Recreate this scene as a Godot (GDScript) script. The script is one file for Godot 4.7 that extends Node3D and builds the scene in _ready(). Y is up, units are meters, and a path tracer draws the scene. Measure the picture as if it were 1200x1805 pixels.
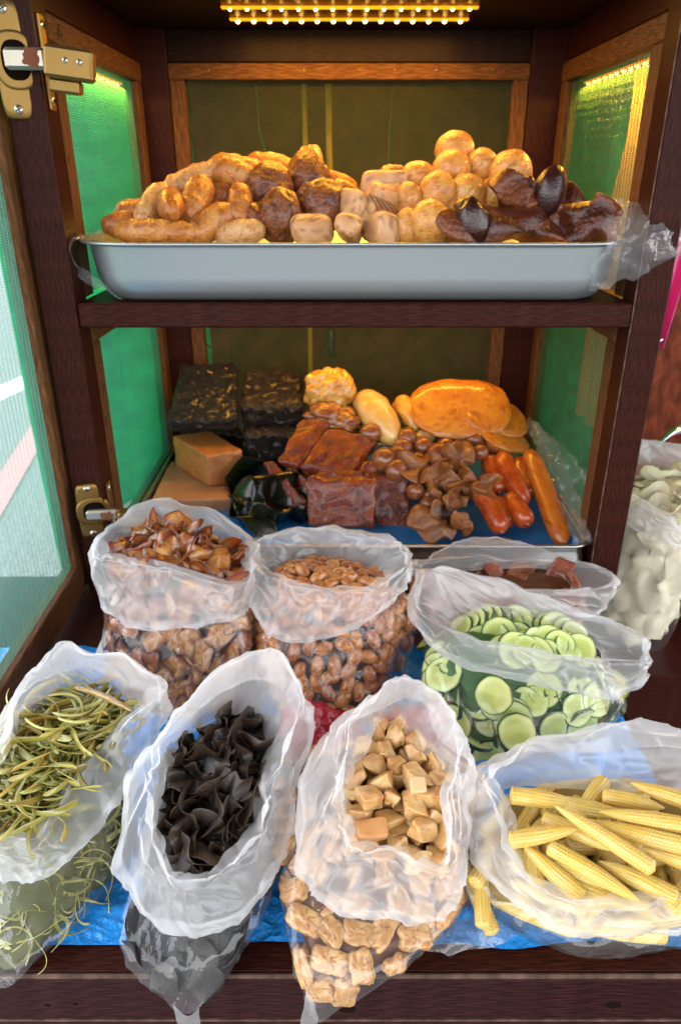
extends Node3D
# A street food stall: a wooden display cabinet with trays of braised food, and open bags of salads on the counter in front.
# Metres, y up. The counter top is at y = 0.85, the cabinet front at z = -0.85.

var rng := RandomNumberGenerator.new()
var nz := FastNoiseLite.new()
var M := {}
var used := {}


func _ready() -> void:
	rng.seed = 7
	nz.seed = 11
	nz.noise_type = FastNoiseLite.TYPE_SIMPLEX_SMOOTH
	nz.frequency = 1.0
	nz.fractal_type = FastNoiseLite.FRACTAL_NONE
	camera_and_light()
	materials()
	surroundings()
	cabinet()
	tray_and_pan()
	tray_food()
	pan_food()
	bags()
	beside_the_cabinet()


func camera_and_light() -> void:
	var cam := Camera3D.new()
	cam.name = "camera"
	cam.position = Vector3(0, 1.35, 0)
	cam.rotation_degrees = Vector3(-25, 0, 0)
	cam.near = 0.02
	cam.far = 120.0
	var at := CameraAttributesPhysical.new()
	at.frustum_focal_length = 17.025
	at.frustum_focus_distance = 0.52
	at.exposure_aperture = 9.0
	at.frustum_near = 0.02
	at.frustum_far = 120.0
	cam.attributes = at
	cam.fov = 70.36
	add_child(cam)
	cam.current = true
	var sky := ProceduralSkyMaterial.new()
	sky.sky_top_color = Color(0.86, 0.88, 0.92)
	sky.sky_horizon_color = Color(0.96, 0.95, 0.93)
	sky.sky_curve = 0.2
	sky.ground_bottom_color = Color(0.5, 0.5, 0.5)
	sky.ground_horizon_color = Color(0.8, 0.8, 0.8)
	sky.sky_energy_multiplier = 1.9
	var env := Environment.new()
	env.background_mode = Environment.BG_SKY
	env.sky = Sky.new()
	env.sky.sky_material = sky
	env.tonemap_mode = Environment.TONE_MAPPER_LINEAR
	env.tonemap_exposure = 1.42
	env.sdfgi_enabled = true
	env.ssao_enabled = true
	env.ssil_enabled = true
	var we := WorldEnvironment.new()
	we.name = "world_environment"
	we.environment = env
	add_child(we)
	var sun := DirectionalLight3D.new()
	sun.name = "sun"
	sun.light_energy = 1.2
	sun.light_color = Color(1.0, 0.96, 0.9)
	sun.light_angular_distance = 0.5
	sun.shadow_enabled = true
	add_child(sun)
	sun.look_at_from_position(Vector3(-0.3, 7.2, -7.0), Vector3.ZERO)


# ---------------------------------------------------------------- naming
func numbered(called: String) -> String:
	used[called] = used.get(called, -1) + 1
	return called if used[called] == 0 else "%s_%03d" % [called, used[called]]


func tag(o: Node, label: String, category: String, group := "", kind := "") -> void:
	o.set_meta("label", label)
	o.set_meta("category", category)
	if group != "":
		o.set_meta("group", group)
	if kind != "":
		o.set_meta("kind", kind)


func thing(called: String, label: String, category: String, at := Vector3.ZERO, group := "") -> Node3D:
	var o := Node3D.new()
	o.name = numbered(called)
	o.position = at
	add_child(o, true)
	tag(o, label, category, group)
	return o


func mi(called: String, mesh: Mesh, m: Material, parent: Node3D, at := Transform3D()) -> MeshInstance3D:
	var o := MeshInstance3D.new()
	o.name = called if parent != self else numbered(called)
	o.mesh = mesh
	o.material_override = m
	o.transform = at
	parent.add_child(o, true)
	return o


func item(called: String, label: String, category: String, group: String, mesh: Mesh, m: Material, at := Transform3D()) -> MeshInstance3D:
	var o := mi(called, mesh, m, self, at)
	tag(o, label, category, group)
	return o


func setting(called: String, mesh: Mesh, m: Material, at := Transform3D()) -> MeshInstance3D:
	var o := mi(called, mesh, m, self, at)
	o.set_meta("kind", "structure")
	return o


# ---------------------------------------------------------------- shapes
func finish(v: PackedVector3Array, idx: PackedInt32Array, col: PackedColorArray, outward := true) -> ArrayMesh:
	var n := PackedVector3Array()
	n.resize(v.size())
	var mid := Vector3.ZERO
	for p in v:
		mid += p
	mid /= v.size()
	var sum := 0.0
	for k in range(0, idx.size(), 3):
		var a := v[idx[k]]
		var fn := (v[idx[k + 2]] - a).cross(v[idx[k + 1]] - a)
		n[idx[k]] += fn
		n[idx[k + 1]] += fn
		n[idx[k + 2]] += fn
		sum += fn.dot(a - mid)
	var flip := outward and sum < 0.0
	for i in n.size():
		n[i] = (-n[i] if flip else n[i]).normalized()
		if n[i] == Vector3.ZERO:
			n[i] = Vector3.UP
	if flip:
		for k in range(0, idx.size(), 3):
			var t := idx[k + 1]
			idx[k + 1] = idx[k + 2]
			idx[k + 2] = t
	var a := []
	a.resize(Mesh.ARRAY_MAX)
	a[Mesh.ARRAY_VERTEX] = v
	a[Mesh.ARRAY_NORMAL] = n
	a[Mesh.ARRAY_INDEX] = idx
	if col.size():
		for i in col.size():
			col[i] = Color(pow(col[i].r, 1.22), pow(col[i].g, 1.22), pow(col[i].b, 1.22))
		a[Mesh.ARRAY_COLOR] = col
	var m := ArrayMesh.new()
	m.add_surface_from_arrays(Mesh.PRIMITIVE_TRIANGLES, a)
	return m


# a sheet of nu x nv cells: f(u, v) gives the place, c(place, u, v) the colour
func grid(nu: int, nv: int, wrap: bool, f: Callable, c = null, outward := true) -> ArrayMesh:
	var v := PackedVector3Array()
	var idx := PackedInt32Array()
	var col := PackedColorArray()
	var w := nu if wrap else nu + 1
	for j in nv + 1:
		for i in w:
			var p: Vector3 = f.call(float(i) / nu, float(j) / nv)
			v.append(p)
			if c != null:
				col.append(c.call(p, float(i) / nu, float(j) / nv))
	for j in nv:
		for i in nu:
			var a := j * w + i
			var b := j * w + (i + 1) % w
			idx.append_array([a, b, a + w, b, b + w, a + w])
	return finish(v, idx, col, outward)


# a cube of n cells a side with rounded edges; shape(q) takes q in [-1, 1]^3 to its place
func cube(n: int, half: Vector3, r: float, shape: Callable, c = null) -> ArrayMesh:
	var v := PackedVector3Array()
	var idx := PackedInt32Array()
	var col := PackedColorArray()
	var known := {}
	var inner := (half - Vector3.ONE * r).max(Vector3.ZERO)
	for face in 6:
		var ax := face % 3
		var s := -1 if face < 3 else 1
		var at := PackedInt32Array()
		for j in n + 1:
			for i in n + 1:
				var k := Vector3i()
				k[ax] = n if s > 0 else 0
				k[(ax + 1) % 3] = i
				k[(ax + 2) % 3] = j
				if not known.has(k):
					var q := Vector3(sin((float(k.x) / n - 0.5) * PI), sin((float(k.y) / n - 0.5) * PI), sin((float(k.z) / n - 0.5) * PI))
					var p := q * half
					var core := p.clamp(-inner, inner)
					var d := p - core
					if d.length() > 1e-7:
						p = core + d.normalized() * r
					var got: Vector3 = shape.call(p / half)
					known[k] = v.size()
					v.append(got)
					if c != null:
						col.append(c.call(got))
				at.append(known[k])
		for j in n:
			for i in n:
				var a := at[j * (n + 1) + i]
				var b := at[j * (n + 1) + i + 1]
				var d := at[(j + 1) * (n + 1) + i]
				var e := at[(j + 1) * (n + 1) + i + 1]
				if s > 0:
					idx.append_array([a, d, b, b, d, e])
				else:
					idx.append_array([a, b, d, b, e, d])
	return finish(v, idx, col)


# box with small chamfers, centred
func box(size: Vector3, r := 0.0015) -> ArrayMesh:
	var h := size / 2.0
	r = minf(r, minf(h.x, minf(h.y, h.z)) * 0.9)
	var v := PackedVector3Array()
	var n := PackedVector3Array()
	var idx := PackedInt32Array()
	var corner := func(sx: int, sy: int, sz: int, ax: int) -> Vector3:
		var s := Vector3(sx, sy, sz)
		var p := (h - Vector3.ONE * r) * s
		p[ax] = h[ax] * s[ax]
		return p
	var poly := func(pts: Array) -> void:
		var nn: Vector3 = (pts[1] - pts[0]).cross(pts[2] - pts[0]).normalized()
		var mid := Vector3.ZERO
		for p in pts:
			mid += p
		if nn.dot(mid) < 0.0:
			nn = -nn
			pts.reverse()
		var b := v.size()
		for p in pts:
			v.append(p)
			n.append(nn)
		for k in range(1, pts.size() - 1):
			idx.append_array([b, b + k + 1, b + k])
	for ax in 3:
		for s in [-1, 1]:
			var pts := []
			for q in [[-1, -1], [1, -1], [1, 1], [-1, 1]]:
				var k := [0, 0, 0]
				k[ax] = s
				k[(ax + 1) % 3] = q[0]
				k[(ax + 2) % 3] = q[1]
				pts.append(corner.call(k[0], k[1], k[2], ax))
			poly.call(pts)
		for q in [[-1, -1], [1, -1], [1, 1], [-1, 1]]:
			var pts := []
			var b := (ax + 1) % 3
			var c := (ax + 2) % 3
			for e in [[-1, b], [1, b], [1, c], [-1, c]]:
				var k := [0, 0, 0]
				k[ax] = e[0]
				k[b] = q[0]
				k[c] = q[1]
				pts.append(corner.call(k[0], k[1], k[2], e[1]))
			poly.call(pts)
	for sx in [-1, 1]:
		for sy in [-1, 1]:
			for sz in [-1, 1]:
				poly.call([corner.call(sx, sy, sz, 0), corner.call(sx, sy, sz, 1), corner.call(sx, sy, sz, 2)])
	var a := []
	a.resize(Mesh.ARRAY_MAX)
	a[Mesh.ARRAY_VERTEX] = v
	a[Mesh.ARRAY_NORMAL] = n
	a[Mesh.ARRAY_INDEX] = idx
	var m := ArrayMesh.new()
	m.add_surface_from_arrays(Mesh.PRIMITIVE_TRIANGLES, a)
	return m


# a box from corner lo to corner hi
func bar(called: String, lo: Vector3, hi: Vector3, m: Material, parent: Node3D, r := 0.0015) -> MeshInstance3D:
	return mi(called, box((hi - lo).abs(), r), m, parent, Transform3D(Basis(), (lo + hi) / 2.0))


func noise3(p: Vector3) -> float:
	return nz.get_noise_3dv(p)


func wobble(p: Vector3, freq: float, seed_at: float) -> Vector3:
	var q := p * freq + Vector3.ONE * seed_at
	return Vector3(noise3(q), noise3(q + Vector3(31.7, 5, 2)), noise3(q + Vector3(3, 57.1, 11)))


func mixed(a: Color, b: Color, t: float) -> Color:
	return a.lerp(b, clampf(t, 0.0, 1.0))


# round or long lump: half sizes, bumps of amp (share of size) at freq, tones a to b, spots of tone s
func lump(half: Vector3, amp: float, freq: float, sd: float, a: Color, b: Color, s: Color, spot := 0.35, nu := 28, nv := 20, power := 2.0) -> ArrayMesh:
	var f := func(u: float, v: float) -> Vector3:
		var th := v * PI
		var d := Vector3(sin(th) * cos(u * TAU), -cos(th), sin(th) * sin(u * TAU))
		var l := pow(pow(absf(d.x), power) + pow(absf(d.y), power) + pow(absf(d.z), power), 1.0 / power)
		var p := d / l
		var k := 1.0 + amp * noise3(p * freq + Vector3.ONE * sd) + amp * 0.4 * noise3(p * freq * 2.7 + Vector3.ONE * (sd + 9.0))
		k -= amp * 0.35 * pow(maxf(0.0, 1.0 - 2.2 * absf(noise3(p * freq * 2.0 + Vector3.ONE * (sd + 40.0)))), 3.0)
		return p * half * k
	var c := func(p: Vector3, _u: float, _v: float) -> Color:
		var q := p / half
		var t := 0.5 + 0.75 * noise3(q * 1.6 + Vector3.ONE * (sd + 4.0)) + 0.3 * noise3(q * 5.0 + Vector3.ONE * sd)
		var k := smoothstep(spot, spot + 0.25, noise3(q * 4.5 + Vector3.ONE * (sd + 21.0)))
		return mixed(mixed(a, b, t), s, k * 0.8)
	return grid(nu, nv, true, f, c)


# sausage along x
func roll(length: float, r: float, bend: float, amp: float, sd: float, a: Color, b: Color, s: Color, blunt := 4.0, spot := 0.4, taper := 0.0) -> ArrayMesh:
	var f := func(u: float, v: float) -> Vector3:
		var x := -cos(v * PI)
		var rr := r * sqrt(maxf(0.0, 1.0 - pow(absf(x), blunt))) * (1.0 - taper * x)
		var p := Vector3(x * length / 2.0, rr * cos(u * TAU), rr * sin(u * TAU))
		var k := 1.0 + amp * noise3(p * (1.1 / r) + Vector3.ONE * sd) + amp * 0.35 * noise3(p * (3.0 / r) + Vector3.ONE * sd)
		k -= amp * 0.5 * pow(maxf(0.0, 1.0 - 2.2 * absf(noise3(p * (1.6 / r) + Vector3.ONE * (sd + 40.0)))), 3.0)
		p.y *= k
		p.z *= k
		p.y += bend * (1.0 - x * x)
		return p
	var c := func(p: Vector3, _u: float, v: float) -> Color:
		var q := p / r
		var t := 0.5 + 0.7 * noise3(q * 0.8 + Vector3.ONE * (sd + 4.0)) + 0.3 * noise3(q * 2.4 + Vector3.ONE * sd)
		var k := smoothstep(spot, spot + 0.25, noise3(q * 2.0 + Vector3.ONE * (sd + 21.0)))
		return mixed(mixed(a, b, t), s, k * 0.7)
	return grid(20, 26, true, f, c)


# thin leathery piece, folded by a strong slow wobble
func flap(half: Vector3, fold: float, freq: float, sd: float, a: Color, b: Color, edge: Color, ruffle := 0.0, nu := 36, nv := 18, cup := 0.0) -> ArrayMesh:
	var f := func(u: float, v: float) -> Vector3:
		var th := v * PI
		var ct := cos(th)
		var st := sin(th)
		var cu := cos(u * TAU)
		var su := sin(u * TAU)
		var p := Vector3(cu * st * half.x, -ct * half.y, su * st * half.z)
		var q := Vector3(p.x, 0.0, p.z)
		var rim := clampf((q / Vector3(half.x, 1.0, half.z)).length(), 0.0, 1.0)
		var w := wobble(q, freq, sd)
		p += Vector3(w.x * 0.5, w.y, w.z * 0.5) * fold * (0.4 + 0.9 * rim)
		p.y += cup * rim * rim * (1.0 + 0.8 * sin(u * TAU + sd))
		if ruffle > 0.0:
			p.y += ruffle * rim * rim * sin(u * TAU * 5.0 + sd + 2.0 * sin(u * TAU))
		return p
	var c := func(_p: Vector3, u: float, v: float) -> Color:
		var t := 0.5 + 0.8 * noise3(Vector3(cos(u * TAU) * 1.3, v * 3.0, sin(u * TAU) * 1.3) + Vector3.ONE * sd)
		var k := smoothstep(0.62, 1.0, sin(v * PI))
		return mixed(mixed(a, b, t), edge, k)
	return grid(nu, nv, true, f, c)


# block with the eight given corners (top a b c d, then bottom a b c d, going round)
func block(k: Array, r: float, amp: float, freq: float, sd: float, c = null, n := 10, rough := 0.0) -> ArrayMesh:
	var ex: float = ((k[1] - k[0]).length() + (k[2] - k[3]).length()) / 4.0
	var ez: float = ((k[3] - k[0]).length() + (k[2] - k[1]).length()) / 4.0
	var ey: float = ((k[4] - k[0]).length() + (k[6] - k[2]).length()) / 4.0
	var f := func(q: Vector3) -> Vector3:
		var x := q.x * 0.5 + 0.5
		var z := q.z * 0.5 + 0.5
		var y := q.y * 0.5 + 0.5
		var hi: Vector3 = k[0].lerp(k[1], x).lerp(k[3].lerp(k[2], x), z)
		var lo: Vector3 = k[4].lerp(k[5], x).lerp(k[7].lerp(k[6], x), z)
		var p := lo.lerp(hi, y)
		if rough > 0.0:
			p += wobble(p, 420.0, sd) * rough
		return p + wobble(p, freq, sd) * amp
	return cube(n, Vector3(ex, ey, ez), minf(r, minf(ex, minf(ey, ez)) * 0.95), f, c)


# chunk centred on its origin
func chunk(size: Vector3, jitter: float, r: float, amp: float, sd: int, c = null, n := 8) -> ArrayMesh:
	var g := RandomNumberGenerator.new()
	g.seed = sd
	var k := []
	for y in [0.5, -0.5]:
		for q in [[-0.5, -0.5], [0.5, -0.5], [0.5, 0.5], [-0.5, 0.5]]:
			k.append(Vector3(q[0], y, q[1]) * size + Vector3(g.randf_range(-1, 1), g.randf_range(-1, 1), g.randf_range(-1, 1)) * jitter)
	return block(k, r, amp, 1.3 / size.length(), float(sd), c, n)


# moves a mesh built in world places to sit on its own base; returns [mesh, base]
func based(m: ArrayMesh) -> Array:
	var a := m.surface_get_arrays(0)
	var bb := m.get_aabb()
	var at := Vector3(bb.get_center().x, bb.position.y, bb.get_center().z)
	var v: PackedVector3Array = a[Mesh.ARRAY_VERTEX]
	for i in v.size():
		v[i] -= at
	a[Mesh.ARRAY_VERTEX] = v
	var r := ArrayMesh.new()
	r.add_surface_from_arrays(Mesh.PRIMITIVE_TRIANGLES, a)
	return [r, at]


func placed(called: String, label: String, category: String, group: String, m: ArrayMesh, mt: Material) -> MeshInstance3D:
	var b := based(m)
	return item(called, label, category, group, b[0], mt, Transform3D(Basis(), b[1]))


# x axis from a to b, middle between them
func between(a: Vector3, b: Vector3, turn := 0.0) -> Transform3D:
	var x := (b - a).normalized()
	var up := Vector3.UP if absf(x.y) < 0.9 else Vector3.BACK
	var z := x.cross(up).normalized()
	var y := z.cross(x)
	return Transform3D(Basis(x, y, z) * Basis(Vector3.RIGHT, turn), (a + b) / 2.0)


# y axis along n, turned by a about it
func facing(n: Vector3, a: float, at: Vector3) -> Transform3D:
	var y := n.normalized()
	var x := y.cross(Vector3.BACK if absf(y.z) < 0.9 else Vector3.RIGHT).normalized()
	return Transform3D(Basis(x, y, x.cross(y)) * Basis(Vector3.UP, a), at)


func spin() -> Basis:
	return Basis.from_euler(Vector3(rng.randf() * TAU, rng.randf() * TAU, rng.randf() * TAU))


func tube(pts: Array, r: float, sides := 8) -> ArrayMesh:
	var n := pts.size()
	var f := func(u: float, v: float) -> Vector3:
		var k := mini(int(v * (n - 1) + 0.5), n - 1)
		var d: Vector3 = (pts[mini(k + 1, n - 1)] - pts[maxi(k - 1, 0)]).normalized()
		var x := d.cross(Vector3.BACK if absf(d.z) < 0.9 else Vector3.UP).normalized()
		return pts[k] + (x * cos(u * TAU) + d.cross(x) * sin(u * TAU)) * r
	return grid(sides, n - 1, true, f)


func catmull(a: Vector3, b: Vector3, c: Vector3, d: Vector3, t: float) -> Vector3:
	return b.cubic_interpolate(c, a, d, t)


func ring_at(ring: Array, t: float) -> Vector3:
	var n := ring.size()
	var x := fposmod(t, 1.0) * n
	var i := int(x)
	return catmull(ring[(i + n - 1) % n], ring[i % n], ring[(i + 1) % n], ring[(i + 2) % n], x - i)


func along(pts: Array, s: float) -> Vector3:
	var n := pts.size()
	var i := clampi(int(s), 0, n - 2)
	return catmull(pts[maxi(i - 1, 0)], pts[i], pts[i + 1], pts[mini(i + 2, n - 1)], s - i)


# ---------------------------------------------------------------- materials
func noise_tex(kind: int, freq: float, octaves: int, lo: Color, hi: Color, size := 256, fractal := FastNoiseLite.FRACTAL_FBM, sd := 3) -> NoiseTexture2D:
	var n := FastNoiseLite.new()
	n.noise_type = kind as FastNoiseLite.NoiseType
	n.frequency = freq
	n.fractal_type = fractal
	n.fractal_octaves = octaves
	n.seed = sd
	var t := NoiseTexture2D.new()
	t.width = size
	t.height = size
	t.seamless = true
	t.noise = n
	var g := Gradient.new()
	g.set_color(0, lo)
	g.set_color(1, hi)
	t.color_ramp = g
	return t


func mat(c: Color, rough: float, metal := 0.0) -> StandardMaterial3D:
	var m := StandardMaterial3D.new()
	m.albedo_color = c.linear_to_srgb()
	m.roughness = rough
	m.metallic = metal
	return m


func bumpy(m: StandardMaterial3D, t: Texture2D, scale: float, cm: float) -> StandardMaterial3D:
	m.uv1_triplanar = true
	m.uv1_scale = Vector3.ONE * scale
	m.heightmap_enabled = true
	m.heightmap_texture = t
	m.heightmap_scale = cm
	return m


func food(rough: float, bump: Texture2D, scale: float, cm: float, sss := 0.0, coat := 0.0) -> StandardMaterial3D:
	var m := mat(Color(1, 1, 1), rough)
	m.vertex_color_use_as_albedo = true
	if sss > 0.0:
		m.subsurf_scatter_enabled = true
		m.subsurf_scatter_strength = sss
	if coat > 0.0:
		m.clearcoat_enabled = true
		m.clearcoat = coat
		m.clearcoat_roughness = 0.12
	return bumpy(m, bump, scale, cm) if bump else m


func wood(c: Color, t: Texture2D, axis: int, rough: float, bump := 0.03, fine := 90.0, slow := 4.0) -> StandardMaterial3D:
	var m := mat(c, rough)
	var s := Vector3.ONE * fine
	s[axis] = slow
	m.albedo_texture = t
	m.metallic_specular = 0.2
	bumpy(m, t, 1.0, bump)
	m.uv1_scale = s
	m.uv1_triplanar_sharpness = 8.0
	return m


func film(c: Color, alpha: float, rough: float, back: float, bump: Texture2D, scale: float, cm: float) -> StandardMaterial3D:
	var m := mat(c, rough)
	m.transparency = BaseMaterial3D.TRANSPARENCY_ALPHA
	m.albedo_color.a = alpha
	m.cull_mode = BaseMaterial3D.CULL_DISABLED
	if back > 0.0:
		m.backlight_enabled = true
		m.backlight = Color(back, back, back).linear_to_srgb()
	return bumpy(m, bump, scale, cm) if bump else m


func materials() -> void:
	var S := FastNoiseLite.TYPE_SIMPLEX_SMOOTH
	var fine := noise_tex(S, 0.03, 4, Color.BLACK, Color.WHITE)
	var crinkle := noise_tex(S, 0.012, 4, Color.BLACK, Color.WHITE, 512, FastNoiseLite.FRACTAL_RIDGED, 8)
	var pits := noise_tex(FastNoiseLite.TYPE_CELLULAR, 0.05, 3, Color.BLACK, Color.WHITE)
	var grain := noise_tex(S, 0.02, 5, Color(0.35, 0.35, 0.35), Color(1, 1, 1), 512)
	var grain_worn := noise_tex(S, 0.016, 5, Color(0.45, 0.42, 0.4), Color(1, 1, 1), 512, FastNoiseLite.FRACTAL_FBM, 5)
	var blotch := noise_tex(S, 0.012, 5, Color(0.55, 0.55, 0.55), Color(1, 1, 1), 512, FastNoiseLite.FRACTAL_FBM, 15)
	M.fine = fine
	M.crinkle = crinkle
	for ax in 3:
		var l: String = "xyz"[ax]
		M["dark_" + l] = wood(Color(0.074, 0.018, 0.011), grain, ax, 0.36, 0.012)
		M["pale_" + l] = wood(Color(0.21, 0.095, 0.038), grain_worn, ax, 0.6, 0.03, 70.0)
	M.ceiling = wood(Color(0.035, 0.015, 0.007), grain, 0, 0.34, 0.01)
	M.counter_face = wood(Color(0.055, 0.017, 0.017), grain, 0, 0.38, 0.014)
	M.edge = wood(Color(0.17, 0.10, 0.075), blotch, 2, 0.5, 0.0, 9.0, 9.0)
	M.hole = mat(Color(0.010, 0.006, 0.005), 1.0)
	M.hole.metallic_specular = 0.0
	M.ink = mat(Color(0.02, 0.012, 0.01), 0.8)
	M.brass = bumpy(mat(Color(0.27, 0.165, 0.05), 0.42, 1.0), blotch, 40.0, 0.02)
	M.brass.metallic = 0.9
	M.steel_worn = bumpy(mat(Color(0.55, 0.5, 0.42), 0.4, 1.0), blotch, 60.0, 0.02)
	M.rust = bumpy(mat(Color(0.22, 0.07, 0.03), 0.8, 0.2), fine, 120.0, 0.04)
	M.screw = mat(Color(0.6, 0.56, 0.48), 0.3, 1.0)
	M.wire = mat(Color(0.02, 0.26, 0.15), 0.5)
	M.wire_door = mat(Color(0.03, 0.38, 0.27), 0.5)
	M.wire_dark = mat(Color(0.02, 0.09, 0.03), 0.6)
	M.wire_back = mat(Color(0.055, 0.06, 0.018), 0.6)
	M.green_cloth = mat(Color(0.02, 0.48, 0.13), 0.8)
	M.green_cloth.albedo_texture = blotch
	M.green_cloth.uv1_triplanar = true
	M.green_cloth.uv1_scale = Vector3.ONE * 4.0
	M.green_cloth.backlight_enabled = true
	M.green_cloth.backlight = Color(0.9, 0.9, 0.9)
	M.gold_cloth = mat(Color(0.4, 0.27, 0.05), 0.6)
	M.wall = wood(Color(0.25, 0.055, 0.022), blotch, 1, 0.55, 0.01, 6.0, 3.0)
	M.wall_back = bumpy(mat(Color(0.20, 0.075, 0.035), 0.8), blotch, 3.0, 0.02)
	M.wall_back.albedo_texture = blotch
	M.rope = bumpy(mat(Color(0.55, 0.4, 0.03), 0.7), fine, 150.0, 0.05)
	M.cord = mat(Color(0.02, 0.12, 0.06), 0.6)
	M.road = bumpy(mat(Color(0.21, 0.22, 0.22), 0.9), fine, 6.0, 0.1)
	M.road.albedo_texture = blotch
	M.kerb = mat(Color(0.36, 0.16, 0.17), 0.85)
	M.canvas = mat(Color(0.22, 0.2, 0.17), 0.8)
	M.white_line = mat(Color(0.5, 0.5, 0.5), 0.8)
	M.floor_tile = bumpy(mat(Color(0.022, 0.022, 0.024), 0.45), blotch, 20.0, 0.03)
	M.tray = wood(Color(0.42, 0.47, 0.48), grain, 1, 0.42, 0.0, 22.0, 2.0)
	M.tray.heightmap_enabled = false
	M.tray.metallic_specular = 0.5
	M.tray.albedo_texture = null
	M.tray.metallic = 0.85
	M.pan = bumpy(mat(Color(0.62, 0.6, 0.55), 0.28, 1.0), blotch, 20.0, 0.01)
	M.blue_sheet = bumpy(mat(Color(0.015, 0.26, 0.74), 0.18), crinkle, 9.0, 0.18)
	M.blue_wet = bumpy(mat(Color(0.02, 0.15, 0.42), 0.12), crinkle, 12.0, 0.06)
	M.red_plastic = bumpy(mat(Color(0.4, 0.012, 0.03), 0.25), crinkle, 12.0, 0.2)
	M.pink = mat(Color(0.75, 0.05, 0.3), 0.35)
	M.white_board = mat(Color(0.75, 0.74, 0.72), 0.5)
	M.chrome = mat(Color(0.75, 0.73, 0.7), 0.12, 1.0)
	M.film_milky = film(Color(0.86, 0.87, 0.88), 0.185, 0.19, 0.28, crinkle, 5.0, 0.06)
	M.film_clear = film(Color(0.8, 0.82, 0.84), 0.025, 0.12, 0.0, crinkle, 6.0, 0.09)
	M.film_cover = film(Color(0.85, 0.87, 0.88), 0.10, 0.14, 0.1, crinkle, 10.0, 0.18)
	M.led = mat(Color(1, 0.8, 0.4), 0.4)
	M.led.emission_enabled = true
	M.led.emission = Color(1.0, 0.80, 0.36)
	M.led.emission_energy_multiplier = 12.0
	M.led_tape = mat(Color(0.55, 0.28, 0.03), 0.4)
	M.led_tape.emission_enabled = true
	M.led_tape.emission = Color(1.0, 0.52, 0.03)
	M.led_tape.emission_energy_multiplier = 1.6
	# food
	M.fried = food(0.31, fine, 30.0, 0.13, 0.15, 0.25)
	M.meatball = food(0.36, pits, 26.0, 0.2, 0.0, 0.3)
	M.ball = food(0.33, fine, 34.0, 0.12, 0.15, 0.3)
	M.pale_food = food(0.42, fine, 50.0, 0.06, 0.3, 0.1)
	M.offal = food(0.42, fine, 18.0, 0.2, 0.0, 0.15)
	M.lobe = food(0.3, fine, 30.0, 0.06, 0.1, 0.2)
	M.black_cake = food(0.4, pits, 40.0, 0.6, 0.0, 0.25)
	M.block_tofu = food(0.36, pits, 30.0, 0.14, 0.15, 0.3)
	M.slab_tofu = food(0.28, fine, 30.0, 0.2, 0.1, 0.35)
	M.kelp = food(0.2, fine, 25.0, 0.05, 0.0, 0.5)
	M.egg = food(0.27, null, 1.0, 0.0, 0.3, 0.3)
	M.sausage = food(0.26, fine, 60.0, 0.03, 0.15, 0.5)
	M.patty = food(0.3, fine, 26.0, 0.15, 0.1, 0.4)
	M.slice = food(0.2, fine, 60.0, 0.06, 0.2, 0.7)
	M.nut = food(0.27, fine, 90.0, 0.015, 0.15, 0.4)
	M.gizzard = food(0.28, fine, 50.0, 0.12, 0.1, 0.3)
	M.fungus = food(0.42, fine, 90.0, 0.05, 0.0, 0.15)
	M.chunk = food(0.32, fine, 60.0, 0.02, 0.3, 0.25)
	M.corn = food(0.3, null, 1.0, 0.0, 0.3, 0.25)
	M.weed = food(0.22, null, 1.0, 0.0, 0.2, 0.5)
	M.cucumber = food(0.25, fine, 120.0, 0.02, 0.35, 0.4)
	M.broth = mat(Color(0.09, 0.03, 0.009), 0.5)
	M.brine = mat(Color(0.07, 0.075, 0.018), 0.6)
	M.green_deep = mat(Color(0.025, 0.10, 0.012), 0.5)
	M.corn_brine = mat(Color(0.22, 0.13, 0.02), 0.6)
	M.dark_brine = mat(Color(0.008, 0.008, 0.009), 0.5)


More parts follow.
